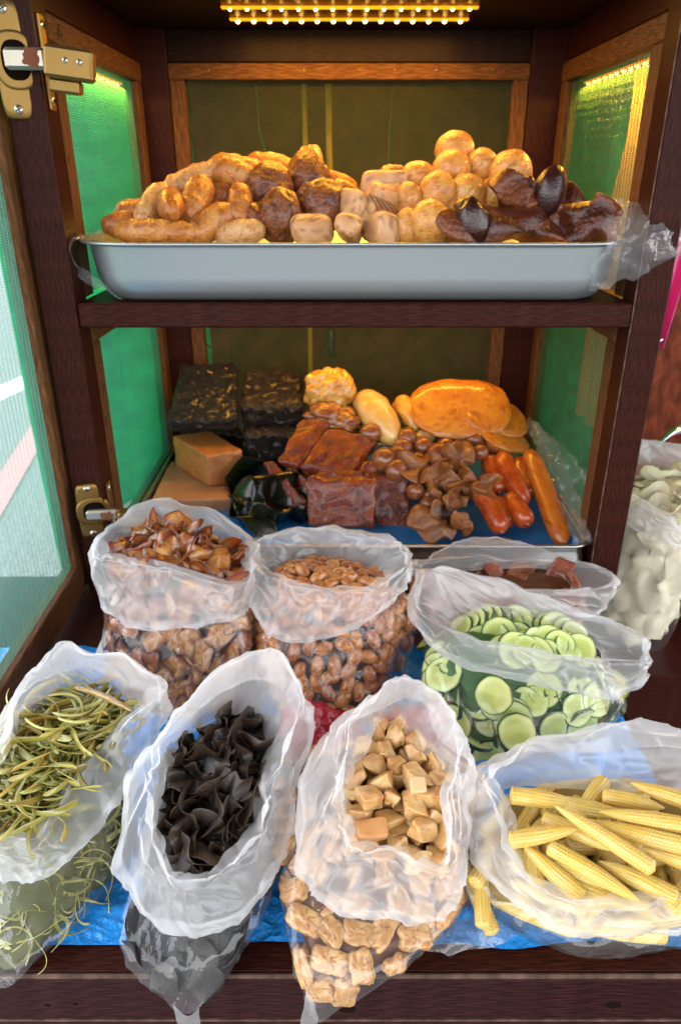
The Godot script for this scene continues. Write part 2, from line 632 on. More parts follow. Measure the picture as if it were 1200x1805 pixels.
# ---------------------------------------------------------------- the place
func surroundings() -> void:
	var road := PlaneMesh.new()
	road.size = Vector2(80, 80)
	setting("road", road, M.road, Transform3D(Basis(), Vector3(-2, 0, -20)))
	var floor_mesh := PlaneMesh.new()
	floor_mesh.size = Vector2(2.2, 3.2)
	setting("floor", floor_mesh, M.hole, Transform3D(Basis(), Vector3(1.45, 0.004, -1.0)))
	var fl: Node3D = get_node("floor")
	for i in 5:
		for j in 6:
			bar("tile", Vector3(0.36 + i * 0.42, 0.006, -2.4 + j * 0.42), Vector3(0.774 + i * 0.42, 0.014, -1.986 + j * 0.42), M.floor_tile, fl, 0.003).position -= fl.position
	var stripe := PlaneMesh.new()
	stripe.size = Vector2(0.12, 7.0)
	setting("kerb_marking", stripe, M.kerb, Transform3D(Basis(Vector3.UP, 0.18), Vector3(-1.74, 0.008, -4.0)))
	var aw := placed("awning", "dull canvas awning stretched above the stall", "awning", "", block([Vector3(-0.9, 2.15, 1.8), Vector3(2.2, 2.15, 1.8), Vector3(2.2, 2.62, -1.8), Vector3(-0.9, 2.62, -1.8), Vector3(-0.9, 2.14, 1.8), Vector3(2.2, 2.14, 1.8), Vector3(2.2, 2.61, -1.8), Vector3(-0.9, 2.61, -1.8)], 0.004, 0.0, 1.0, 1.0, null, 6), M.canvas)
	aw.name = "awning"
	var line := PlaneMesh.new()
	line.size = Vector2(0.22, 9.0)
	setting("road_marking", line, M.white_line, Transform3D(Basis(Vector3.UP, -0.18), Vector3(-2.35, 0.005, -4.5)))
	var w := box(Vector3(2.1, 2.6, 0.06), 0.004)
	placed("wall", "dull brown wall standing close behind the cabinet", "wall", "", w, M.wall_back).position = Vector3(0.75, 0.0, -1.56)
	# cloths
	var path := [Vector3(-0.45, 0, -1.02), Vector3(-0.462, 0, -1.12), Vector3(-0.445, 0, -1.22), Vector3(-0.462, 0, -1.33), Vector3(-0.44, 0, -1.43), Vector3(-0.36, 0, -1.475), Vector3(-0.27, 0, -1.47)]
	var cloth := func(u: float, v: float) -> Vector3:
		var p := along(path, u * 6.0)
		var y := 0.72 + 1.7 * v
		p.x += 0.012 * noise3(Vector3(u * 7.0, y * 1.3, 3.0)) + 0.006 * sin(u * 38.0 + y * 2.0)
		p.z += 0.01 * noise3(Vector3(u * 9.0, y * 2.0, 9.0))
		p.y = y
		return p
	placed("green_tarpaulin", "bright green tarpaulin hung outside the cabinet's door side, its edge seen through the mesh", "tarpaulin", "", grid(90, 50, false, cloth, null, false), M.green_cloth)
	var cloth_b := func(u: float, v: float) -> Vector3:
		var y := 0.75 + 1.0 * v
		return Vector3(0.425 + 0.012 * sin(u * 26.0 + y * 3.0) + 0.02 * noise3(Vector3(u * 4.0, y * 2.0, 1.0)), y, -1.06 - 0.43 * u)
	placed("green_tarpaulin", "darker green tarpaulin hanging in folds outside the cabinet near the dark offal", "tarpaulin", "", grid(60, 40, false, cloth_b, null, false), M.green_cloth)
	var gold := func(u: float, v: float) -> Vector3:
		var y := 1.0 + 0.62 * v
		var wd := 0.12 - 0.08 * v + 0.02 * sin(v * 5.0)
		return Vector3(0.385 + 0.01 * sin(u * 14.0 + y * 9.0), y, -1.115 + wd * (u - 0.2) + 0.05 * v)
	placed("gold_cloth", "gold coloured cloth gathered at its top outside the mesh near the offal", "cloth", "", grid(30, 30, false, gold, null, false), M.gold_cloth)
	var sheet := func(u: float, v: float) -> Vector3:
		return Vector3(-0.215 + 0.5 * u, 0.95 + 0.6 * v, -1.42 + 0.008 * sin(u * 17.0) + 0.01 * noise3(Vector3(u * 3.0, v * 3.0, 5.0)))
	var fm := film(Color(0.06, 0.12, 0.02), 0.3, 0.7, 0.0, null, 5.0, 0.1)
	fm.metallic_specular = 0.1
	placed("green_plastic_sheet", "thin green plastic sheet hung behind the back mesh", "plastic sheet", "", grid(40, 30, false, sheet, null, false), fm)
	var rope := func(called: String, label: String, a: Vector3, b: Vector3, r: float, m: Material, sway: float) -> void:
		var pts := []
		for i in 25:
			var p: Vector3 = a.lerp(b, i / 24.0)
			p.x += sway * sin(i * 0.4) * (i / 24.0)
			pts.append(p)
		placed(called, label, called.replace("_", " "), "", tube(pts, r), m)
	rope.call("yellow_rope", "yellow rope hanging straight down behind the back mesh, over the fried rolls", Vector3(-0.0602, 1.4843, -1.39), Vector3(-0.058, 0.9512, -1.39), 0.0045, M.rope, 0.001)
	rope.call("yellow_rope", "yellow rope behind the back mesh ending above the meatballs", Vector3(-0.0197, 1.4838, -1.385), Vector3(-0.0179, 1.3146, -1.385), 0.0055, M.rope, 0.001)
	rope.call("green_string", "thin wavy green cord dropping behind the back mesh beside the longer yellow rope", Vector3(-0.1406, 1.4822, -1.385), Vector3(-0.1308, 1.3638, -1.385), 0.002, M.cord, 0.004)
	rope.call("green_string", "thin green cord hanging behind the back mesh above the golden balls", Vector3(0.0871, 1.4822, -1.385), Vector3(0.0803, 1.355, -1.385), 0.0014, M.cord, 0.002)
	rope.call("green_string", "slack thin cord sagging behind the black rice cakes", Vector3(-0.2564, 1.0567, -1.385), Vector3(-0.1796, 1.0032, -1.385), 0.002, M.cord, 0.002)
	placed("green_bottle", "small dark green bottle hanging behind the back mesh under the shelf", "bottle", "", lump(Vector3(0.009, 0.03, 0.009), 0.02, 1.0, 3.0, Color(0.01, 0.06, 0.02), Color(0.015, 0.08, 0.03), Color(0.01, 0.05, 0.02), 0.5, 16, 18, 3.0), M.lobe).position = Vector3(-0.0184, 1.0297, -1.38)


func wires(o: Vector3, u: Vector3, v: Vector3, pitch: float, t: float) -> ArrayMesh:
	var vs := PackedVector3Array()
	var idx := PackedInt32Array()
	var n := u.cross(v).normalized()
	for pass_at in 2:
		var d := u if pass_at == 0 else v
		var across := v if pass_at == 0 else u
		var count := int(across.length() / pitch)
		var side := across.normalized()
		for i in count:
			var c := o + across * ((i + 0.5) / count) + n * (t * 0.45 * (1 if pass_at else -1))
			var b := vs.size()
			var k := d.length() / 3.0
			for s in 4:
				var at := c + d * (s / 3.0) + n * 0.0004 * sin(i * 1.7 + s * 2.0)
				vs.append_array([at + side * t * 0.5, at + n * t * 0.5, at - side * t * 0.5, at - n * t * 0.5])
			for s in 3:
				for q in 4:
					var a := b + s * 4 + q
					var e := b + s * 4 + (q + 1) % 4
					idx.append_array([a, a + 4, e, e, a + 4, e + 4])
			k = 0.0
	return finish(vs, idx, PackedColorArray(), false)


func screen_frame(cab: Node3D, x0: float, x1: float, y0: float, y1: float, foot: float, inner: float, wire: Material) -> void:
	var f := Node3D.new()
	f.name = "side_screen"
	cab.add_child(f, true)
	var rail := 0.026
	bar("rail", Vector3(x0, y1 - rail, -1.28), Vector3(x1, y1, -0.892), M.pale_z, f)
	if foot > 0.0:
		bar("rail", Vector3(x0, y0, -1.28), Vector3(x1, y0 + foot, -0.892), M.pale_z, f)
	bar("stile", Vector3(x0 + 0.001, y0 + foot, -0.924), Vector3(x1 - 0.001, y1 - rail, -0.893), M.pale_y, f)
	bar("stile", Vector3(x0 + 0.001, y0 + foot, -1.279), Vector3(x1 - 0.001, y1 - rail, -1.25), M.pale_y, f)
	var mesh := mi("wire_mesh", wires(Vector3(inner, y0 + foot, -1.25), Vector3(0, 0, 0.326), Vector3(0, y1 - rail - y0 - foot, 0), 0.0026, 0.0006), wire, f)
	mesh.set_meta("kind", "stuff")


func cabinet() -> void:
	var c := thing("counter", "dark reddish wooden counter board under the bags, with a light worn edge", "counter")
	bar("top_board", Vector3(-0.62, 0.805, -0.90), Vector3(0.305, 0.83, -0.3325), M.dark_x, c, 0.002)
	bar("base_board", Vector3(-0.342, 0.805, -1.33), Vector3(0.372, 0.8305, -0.902), M.dark_x, c, 0.002)
	bar("edge_band", Vector3(-0.62, 0.8265, -0.3322), Vector3(0.305, 0.8306, -0.3302), M.edge, c, 0.0004)
	bar("front_board", Vector3(-0.62, 0.781, -0.3322), Vector3(0.305, 0.8262, -0.3296), M.counter_face, c, 0.0008)
	bar("edge_band", Vector3(-0.62, 0.7795, -0.3322), Vector3(0.305, 0.7808, -0.3285), M.edge, c, 0.0004)
	bar("under_board", Vector3(-0.62, 0.12, -0.90), Vector3(0.305, 0.779, -0.3345), M.counter_face, c, 0.002)
	for p in [Vector3(-0.1936, 0.7987, -0.3296), Vector3(0.1995, 0.798, -0.3296), Vector3(0.0054, 0.7926, -0.3296), Vector3(-0.2142, 0.7974, -0.3296)]:
		var small: bool = p.x < -0.19
		var f := func(u: float, v: float) -> Vector3:
			var r: float = (0.0016 if small else 0.0042) * v * (1.0 + 0.14 * noise3(Vector3(cos(u * TAU), sin(u * TAU), p.x * 40.0) * 1.5))
			return Vector3(cos(u * TAU) * r * 1.5, sin(u * TAU) * r, 0.0003 * (1.0 - v))
		mi("screw_hole", grid(36, 6, true, f, null, false), M.hole, c, Transform3D(Basis(), p))
	var cab := thing("display_cabinet", "dark wooden food cabinet with green mesh sides and a shelf", "cabinet")
	# posts, floor, shelf, ceiling
	bar("post", Vector3(-0.342, 0.8305, -0.892), Vector3(-0.302, 1.60, -0.85), M.dark_y, cab)
	bar("post", Vector3(0.335, 0.8305, -0.892), Vector3(0.372, 1.60, -0.85), M.dark_y, cab)
	bar("post_edge", Vector3(0.3335, 0.8305, -0.8505), Vector3(0.335, 1.60, -0.8492), M.edge, cab, 0.0003)
	bar("post", Vector3(-0.325, 0.8305, -1.32), Vector3(-0.262, 1.60, -1.281), M.dark_y, cab)
	bar("post", Vector3(0.288, 0.8305, -1.32), Vector3(0.36, 1.60, -1.281), M.dark_y, cab)
	bar("cabinet_floor", Vector3(-0.302, 0.8308, -1.281), Vector3(0.335, 0.862, -0.85), M.dark_x, cab)
	bar("shelf", Vector3(-0.301, 1.188, -1.281), Vector3(0.334, 1.2154, -0.851), M.dark_x, cab, 0.002)
	bar("ceiling_board", Vector3(-0.342, 1.545, -1.32), Vector3(0.372, 1.56, -0.893), M.ceiling, cab)
	bar("roof_board", Vector3(-0.36, 1.601, -1.34), Vector3(0.39, 1.615, -0.83), M.dark_x, cab)
	bar("back_board", Vector3(-0.262, 1.502, -1.30), Vector3(0.288, 1.545, -1.283), M.ceiling, cab)
	bar("side_board", Vector3(-0.325, 1.502, -1.28), Vector3(-0.304, 1.545, -0.892), M.dark_z, cab)
	bar("side_board", Vector3(0.337, 1.502, -1.28), Vector3(0.358, 1.545, -0.892), M.dark_z, cab)
	# back frames and meshes
	for k in 2:
		var y0: float = [1.2156, 0.863][k]
		var y1: float = [1.501, 1.187][k]
		var f := Node3D.new()
		f.name = "back_screen"
		cab.add_child(f, true)
		bar("rail", Vector3(-0.2615, y1 - 0.022, -1.302), Vector3(0.2875, y1, -1.280), M.pale_x, f)
		bar("rail", Vector3(-0.2615, y0, -1.302), Vector3(0.2875, y0 + 0.022, -1.280), M.pale_x, f)
		bar("stile", Vector3(-0.2610, y0 + 0.022, -1.301), Vector3(-0.2380, y1 - 0.022, -1.281), M.pale_y, f)
		bar("stile", Vector3(0.2640, y0 + 0.022, -1.301), Vector3(0.2870, y1 - 0.022, -1.281), M.pale_y, f)
		var mesh := mi("wire_mesh", wires(Vector3(-0.238, y0 + 0.022, -1.292), Vector3(0.502, 0, 0), Vector3(0, y1 - y0 - 0.044, 0), 0.0026, 0.0006), M.wire_back, f)
		mesh.set_meta("kind", "stuff")
		if k == 0:
			for x in [-0.2, -0.055, 0.03, 0.082, 0.145, 0.23]:
				mi("nail", lump(Vector3(0.0016, 0.0016, 0.001), 0.0, 1.0, 1.0, Color.WHITE, Color.WHITE, Color.WHITE, 1.0, 8, 6), M.brass, f, Transform3D(Basis(), Vector3(x, y1 - 0.009, -1.2798)))
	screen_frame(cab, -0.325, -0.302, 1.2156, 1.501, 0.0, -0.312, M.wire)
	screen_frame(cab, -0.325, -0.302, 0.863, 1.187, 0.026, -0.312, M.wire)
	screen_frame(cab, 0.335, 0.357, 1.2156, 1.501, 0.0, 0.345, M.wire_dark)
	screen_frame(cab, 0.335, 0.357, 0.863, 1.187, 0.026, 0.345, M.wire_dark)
	# pencil mark on the rail by the door
	var mark := Node3D.new()
	mark.name = "pencil_mark"
	cab.add_child(mark, true)
	var at := Vector3(-0.3016, 1.4885, -0.925)
	for s in [[0.0, 0.006, 0.011, 0.0, 0.1], [0.003, 0.001, 0.014, 0.0, 0.95], [-0.003, 0.001, 0.013, 0.0, -0.9], [0.0, -0.002, 0.010, 0.0, 0.05], [0.004, -0.006, 0.009, 0.0, 0.8], [-0.004, -0.006, 0.009, 0.0, -0.8]]:
		mi("stroke", box(Vector3(0.0004, 0.0011, s[2]), 0.0001), M.ink, mark, Transform3D(Basis(Vector3.RIGHT, s[4]), at + Vector3(0, s[1], s[0])))
	# little split marks in the pale stiles
	for q in [[-0.3016, 1.44, -0.905], [-0.3016, 1.365, -0.9], [-0.3016, 1.10, -0.907], [-0.3016, 1.02, -0.905], [-0.3016, 1.06, -0.9]]:
		mi("split_mark", box(Vector3(0.0004, 0.0012, 0.014), 0.0001), M.ink, cab, Transform3D(Basis(Vector3.RIGHT, 0.8), Vector3(q[0], q[1], q[2])))
	# open door
	var d := Node3D.new()
	d.name = "door"
	d.position = Vector3(-0.3475, 0.838, -0.88)
	d.rotation.y = 0.022
	cab.add_child(d, true)
	bar("stile", Vector3(-0.02, 0.04, 0.0), Vector3(0.0, 0.70, 0.044), M.pale_y, d)
	bar("stile", Vector3(-0.02, 0.04, 0.30), Vector3(0.0, 0.70, 0.344), M.pale_y, d)
	bar("rail", Vector3(-0.0205, 0.0, 0.0), Vector3(0.0005, 0.04, 0.344), M.pale_z, d)
	bar("rail", Vector3(-0.0205, 0.70, 0.0), Vector3(0.0005, 0.74, 0.344), M.pale_z, d)
	mi("wire_mesh", wires(Vector3(-0.008, 0.04, 0.044), Vector3(0, 0, 0.256), Vector3(0, 0.66, 0), 0.0026, 0.00042), M.wire_door, d).set_meta("kind", "stuff")
	for q in [0.36, 0.33, 0.20, 0.145, 0.44]:
		mi("split_mark", box(Vector3(0.0004, 0.0012, 0.016), 0.0001), M.ink, d, Transform3D(Basis(Vector3.RIGHT, -0.75), Vector3(0.0003, q, 0.022)))
	hinge(cab, Vector3(-0.329, 1.452, -0.8475), 1.0)
	hinge(cab, Vector3(-0.322, 0.957, -0.8475), 0.72)
	# lights
	for k in 3:
		var z: float = [-1.045, -1.12, -1.2][k]
		led_strip(["row of warm lamps nearest the front under the cabinet ceiling", "dimmer middle row of warm lamps under the cabinet ceiling", "row of warm lamps nearest the back under the cabinet ceiling"][k], Vector3(0.012, 1.543, z), Vector3(0.33, 0, 0), 15, Vector3.DOWN, [1.0, 0.3, 1.0][k])
	led_strip("row of warm lamps under the shelf, over the rice cakes and patties", Vector3(0.012, 1.1862, -1.13), Vector3(0.5, 0, 0), 22, Vector3.DOWN, 0.75)
	led_strip("short row of warm lamps above the mesh on the door side", Vector3(-0.318, 1.467, -1.06), Vector3(0, 0, 0.30), 12, Vector3.DOWN, 1.1)
	led_strip("short row of warm lamps above the mesh on the side of the dark offal", Vector3(0.351, 1.467, -1.06), Vector3(0, 0, 0.28), 12, Vector3.DOWN, 2.0)


func led_strip(label: String, mid: Vector3, span: Vector3, count: int, out: Vector3, power: float) -> void:
	var t := thing("light_strip", label, "light strip", mid, "rows of lamps in the cabinet")
	var across := span.normalized().cross(out)
	var size := span.abs() + across.abs() * 0.009 + out.abs() * 0.0024
	mi("lamp_tape", box(size, 0.0006), M.led_tape, t)
	var dome := lump(Vector3.ONE * (0.0032 if power > 0.5 else 0.0024), 0.0, 1.0, 1.0, Color.WHITE, Color.WHITE, Color.WHITE, 1.0, 10, 7)
	for i in count:
		mi("lamp", dome, M.led, t, Transform3D(Basis(), span * ((i + 0.5) / count - 0.5) + out * 0.0016))
	var l := AreaLight3D.new()
	l.name = "lamp_light"
	l.area_size = Vector2(span.length(), 0.008)
	l.light_color = Color(1.0, 0.72, 0.26)
	l.light_energy = 0.1 * power
	l.shadow_enabled = true
	l.set("area_range", 3.0)
	l.set("area_attenuation", 2.0)
	t.add_child(l, true)
	l.transform = Transform3D(Basis(span.normalized(), -span.normalized().cross(out), -out).orthonormalized(), out * 0.006)


func hinge(cab: Node3D, at: Vector3, s: float) -> void:
	var h := Node3D.new()
	h.name = "hinge"
	h.position = at
	cab.add_child(h, true)
	# flange screwed to the door stile, cup sunk in it
	var oval := func(hy: float, hz: float, t: float, pw: float) -> ArrayMesh:
		var prof := [[0.0, 1.0], [0.86, 1.0], [0.96, 0.85], [1.0, 0.4], [1.0, 0.0]]
		var f := func(u: float, v: float) -> Vector3:
			var q: Array = prof[int(v * 4.0 + 0.5)]
			var cu := cos(u * TAU)
			var su := sin(u * TAU)
			return Vector3(q[1] * t, signf(su) * pow(absf(su), pw) * hy * q[0], signf(cu) * pow(absf(cu), pw) * hz * q[0])
		return grid(32, 4, true, f)
	var face := Transform3D(Basis(Vector3.UP, -1.15), Vector3.ZERO)
	mi("flange", oval.call(0.052 * s, 0.0145, 0.004, 0.35), M.brass, h, face)
	mi("cup", oval.call(0.027 * s, 0.021, 0.0052, 0.8), M.brass, h, face * Transform3D(Basis(), Vector3(0, 0, -0.004)))
	mi("cup_recess", oval.call(0.019 * s, 0.0145, 0.0058, 0.8), M.hole, h, face * Transform3D(Basis(), Vector3(0, 0, -0.005)))
	for y in [0.043 * s, -0.043 * s]:
		screw(h, face * Transform3D(Basis(Vector3.FORWARD, PI / 2), Vector3(0.0042, y, 0)), 0.0045)
	# arm reaching in front of the post
	mi("link", box(Vector3(0.040, 0.019 * s, 0.011), 0.003), M.steel_worn, h, Transform3D(Basis(Vector3.UP, 0.1), Vector3(0.020, 0.0, 0.012)))
	var patch := func(u: float, v: float) -> Vector3:
		var r := v * (1.0 + 0.35 * noise3(Vector3(cos(u * TAU), sin(u * TAU), at.y * 9.0) * 1.6))
		return Vector3(cos(u * TAU) * r * 0.008, sin(u * TAU) * r * 0.0085 * s, 0.0003 * (1.0 - v))
	mi("rust_patch", grid(30, 6, true, patch, null, false), M.rust, h, Transform3D(Basis(Vector3.UP, 0.1), Vector3(0.027, 0.0, 0.0171)))
	mi("arm", box(Vector3(0.046, 0.028 * s, 0.021), 0.003), M.brass, h, Transform3D(Basis(Vector3.FORWARD, 0.12) * Basis(Vector3.UP, 0.12), Vector3(0.064, -0.005 * s, 0.016)))
	for x in [0.063, 0.076]:
		var spot := Transform3D(Basis(Vector3.UP, 0.12) * Basis(Vector3.RIGHT, PI / 2), Vector3(x, -0.003 * s - (x - 0.064) * 0.12, 0.0266 - (x - 0.064) * 0.12))
		screw(h, spot, 0.0028)
	mi("arm", box(Vector3(0.03, 0.012 * s, 0.018), 0.002), M.brass, h, Transform3D(Basis(Vector3.FORWARD, 0.12), Vector3(0.056, -0.024 * s, 0.012)))
	# plate on the inner face of the post
	mi("mounting_plate", box(Vector3(0.003, 0.085 * s, 0.016), 0.001), M.brass, h, Transform3D(Basis(), Vector3(-0.302 - at.x + 0.0015, 0.0, -0.02)))
	for y in [0.033 * s, -0.033 * s]:
		screw(h, Transform3D(Basis(Vector3.FORWARD, PI / 2), Vector3(-0.302 - at.x + 0.003, y, -0.02)), 0.0045)


func screw(parent: Node3D, at: Transform3D, r: float) -> void:
	var f := func(u: float, v: float) -> Vector3:
		var q := sin(v * PI / 2)
		return Vector3(cos(u * TAU) * r * q, r * 0.4 * cos(v * PI / 2), sin(u * TAU) * r * q)
	mi("screw", grid(14, 5, true, f), M.screw, parent, at)
	for a in [0.4, 0.4 + PI / 2]:
		mi("screw_slot", box(Vector3(r * 1.3, r * 0.12, r * 0.24), 0.0001), M.hole, parent, at * Transform3D(Basis(Vector3.UP, a), Vector3(0, r * 0.4, 0)))


# ring of a rounded rectangle
func rounded(t: float, hx: float, hz: float, r: float) -> Vector3:
	var a := t * TAU
	var c := Vector3(signf(cos(a)) * (hx - r), 0, signf(sin(a)) * (hz - r))
	# walk round the outline at an even pace
	var sx := 2.0 * (hx - r)
	var sz := 2.0 * (hz - r)
	var arc := PI * r / 2.0
	var l := fposmod(t, 1.0) * (2.0 * sx + 2.0 * sz + 4.0 * arc)
	for k in 4:
		var side := sx if k % 2 == 0 else sz
		var b := Basis(Vector3.UP, -PI / 2 * k)
		var ex := hx if k % 2 == 0 else hz
		var ez := hz if k % 2 == 0 else hx
		if l < side:
			return b * Vector3(-ex + r + l, 0, -ez)
		l -= side
		if l < arc:
			var g := l / r
			return b * Vector3(ex - r + r * sin(g), 0, -ez + r - r * cos(g))
		l -= arc
	return c


func dish(w: float, d: float, h: float, r: float, slope: float, lip: float) -> ArrayMesh:
	# profile: [how far the outline is drawn in, height]
	var prof := [[slope + 0.05, 0.0], [slope + 0.004, 0.0], [slope * 0.82, 0.0012], [slope * 0.62, 0.005], [slope * 0.46, h * 0.22], [slope * 0.34, h * 0.42], [lip + 0.003, h - 0.004], [lip, h - 0.002], [0.002, h - 0.0015], [0.0, h - 0.003], [-0.0012, h - 0.001], [0.0, h + 0.0008], [0.003, h + 0.0008], [lip + 0.001, h], [lip + 0.002, h - 0.003], [slope * 0.5 + 0.0012, h * 0.5], [slope + 0.003, 0.008], [slope + 0.008, 0.0025], [slope + 0.013, 0.0012], [slope + 0.1, 0.0012]]
	var f := func(u: float, v: float) -> Vector3:
		var q: Array = prof[int(v * (prof.size() - 1) + 0.5)]
		var rr: float = maxf(r - q[0], 0.004)
		return rounded(u, w / 2.0 - q[0], d / 2.0 - q[0], minf(rr, minf(w / 2.0 - q[0], d / 2.0 - q[0]))) + Vector3(0, q[1], 0)
	return grid(180, prof.size() - 1, true, f, null, false)


# film laid through rows of places, with creases of amp
func film_sheet(rows: Array, nu: int, nv: int, amp: float, sd: float) -> ArrayMesh:
	var f := func(u: float, v: float) -> Vector3:
		var across := []
		for r in rows:
			across.append(along(r, u * (r.size() - 1)))
		var p := along(across, v * (rows.size() - 1))
		var a := 1.0 - absf(noise3(p * 28.0 + Vector3.ONE * sd)) * 2.0
		var b := 1.0 - absf(noise3(p * 70.0 + Vector3.ONE * (sd + 5.0))) * 2.0
		return p + wobble(p, 45.0, sd) * amp + Vector3(0.4, 0.8, 0.4) * (a * 0.9 + b * 0.4) * amp
	return grid(nu, nv, false, f, null, false)


func tray_and_pan() -> void:
	var t := thing("steel_tray", "deep steel tray of fried food on the upper shelf", "tray", Vector3(0.0145, 1.2156, -1.035))
	mi("tray_body", dish(0.632, 0.40, 0.0655, 0.075, 0.041, 0.006), M.tray, t)
	var p := thing("baking_pan", "shallow wide steel pan lined with blue plastic in the lower compartment", "pan", Vector3(0.0165, 0.8625, -1.055))
	mi("pan_body", dish(0.628, 0.405, 0.040, 0.018, 0.005, 0.003), M.pan, p)
	var lining := func(u: float, v: float) -> Vector3:
		var q := Vector3(-0.305 + 0.61 * u, 0.022, -0.193 + 0.386 * v)
		q.y += 0.0012 * noise3(q * 20.0) + 0.014 * pow(absf(u * 2.0 - 1.0), 30.0)
		return q
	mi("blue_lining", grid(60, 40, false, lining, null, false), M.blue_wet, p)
	placed("plastic_film", "clear crumpled film bunched over the tray rim beside the dark offal", "plastic film", "", film_sheet([
		[Vector3(0.2844, 1.2766, -0.9), Vector3(0.3054, 1.2779, -0.9), Vector3(0.3239, 1.2793, -0.93), Vector3(0.3428, 1.2895, -0.97)],
		[Vector3(0.2833, 1.2978, -0.885), Vector3(0.3096, 1.3147, -0.91), Vector3(0.3351, 1.3163, -0.95), Vector3(0.3621, 1.3118, -0.985)],
		[Vector3(0.2863, 1.2959, -0.85), Vector3(0.3252, 1.3107, -0.865), Vector3(0.3576, 1.3109, -0.9), Vector3(0.381, 1.3054, -0.94)],
		[Vector3(0.2834, 1.275, -0.835), Vector3(0.3387, 1.2862, -0.84), Vector3(0.3708, 1.2958, -0.87), Vector3(0.3912, 1.2933, -0.91)],
		[Vector3(0.2759, 1.2566, -0.842), Vector3(0.328, 1.2662, -0.835), Vector3(0.3733, 1.2672, -0.855), Vector3(0.3843, 1.2709, -0.88)],
		[Vector3(0.2863, 1.2236, -0.86), Vector3(0.3099, 1.2374, -0.85), Vector3(0.3451, 1.2478, -0.855), Vector3(0.38, 1.2485, -0.87)]], 70, 80, 0.0045, 3.0), M.film_cover)
	placed("plastic_film", "clear film hanging over the tray rim on the door side", "plastic film", "", film_sheet([
		[Vector3(-0.2765, 1.2801, -0.92), Vector3(-0.2948, 1.2789, -0.97), Vector3(-0.3051, 1.2774, -1.03)],
		[Vector3(-0.2857, 1.2819, -0.865), Vector3(-0.2967, 1.2828, -0.9), Vector3(-0.3057, 1.283, -0.95)],
		[Vector3(-0.2958, 1.2831, -0.85), Vector3(-0.3014, 1.2815, -0.87), Vector3(-0.3035, 1.2816, -0.9)],
		[Vector3(-0.2968, 1.2584, -0.853), Vector3(-0.3026, 1.2632, -0.865), Vector3(-0.3059, 1.266, -0.88)],
		[Vector3(-0.2694, 1.2327, -0.862), Vector3(-0.2824, 1.2386, -0.865), Vector3(-0.2997, 1.2423, -0.87)],
		[Vector3(-0.249, 1.216, -0.868), Vector3(-0.2693, 1.2224, -0.868), Vector3(-0.293, 1.2348, -0.87)]], 40, 60, 0.003, 8.0), M.film_cover)
	placed("plastic_film", "clear film crumpled along the pan edge beside the long sausage", "plastic film", "", film_sheet([
		[Vector3(0.3031, 0.9702, -1.14), Vector3(0.3041, 0.9574, -1.08), Vector3(0.3087, 0.9327, -1), Vector3(0.3135, 0.9065, -0.9), Vector3(0.3143, 0.8898, -0.868)],
		[Vector3(0.3083, 0.9864, -1.15), Vector3(0.3277, 0.968, -1.09), Vector3(0.3468, 0.9327, -1), Vector3(0.3357, 0.9152, -0.9), Vector3(0.3239, 0.8966, -0.865)],
		[Vector3(0.3212, 0.9552, -1.17), Vector3(0.3656, 0.9404, -1.1), Vector3(0.3735, 0.9235, -1), Vector3(0.3594, 0.9239, -0.9), Vector3(0.337, 0.9009, -0.86)],
		[Vector3(0.342, 0.921, -1.18), Vector3(0.3908, 0.891, -1.1), Vector3(0.3933, 0.8953, -0.98), Vector3(0.3644, 0.8992, -0.88), Vector3(0.3495, 0.8821, -0.855)]], 90, 50, 0.004, 13.0), M.film_cover)


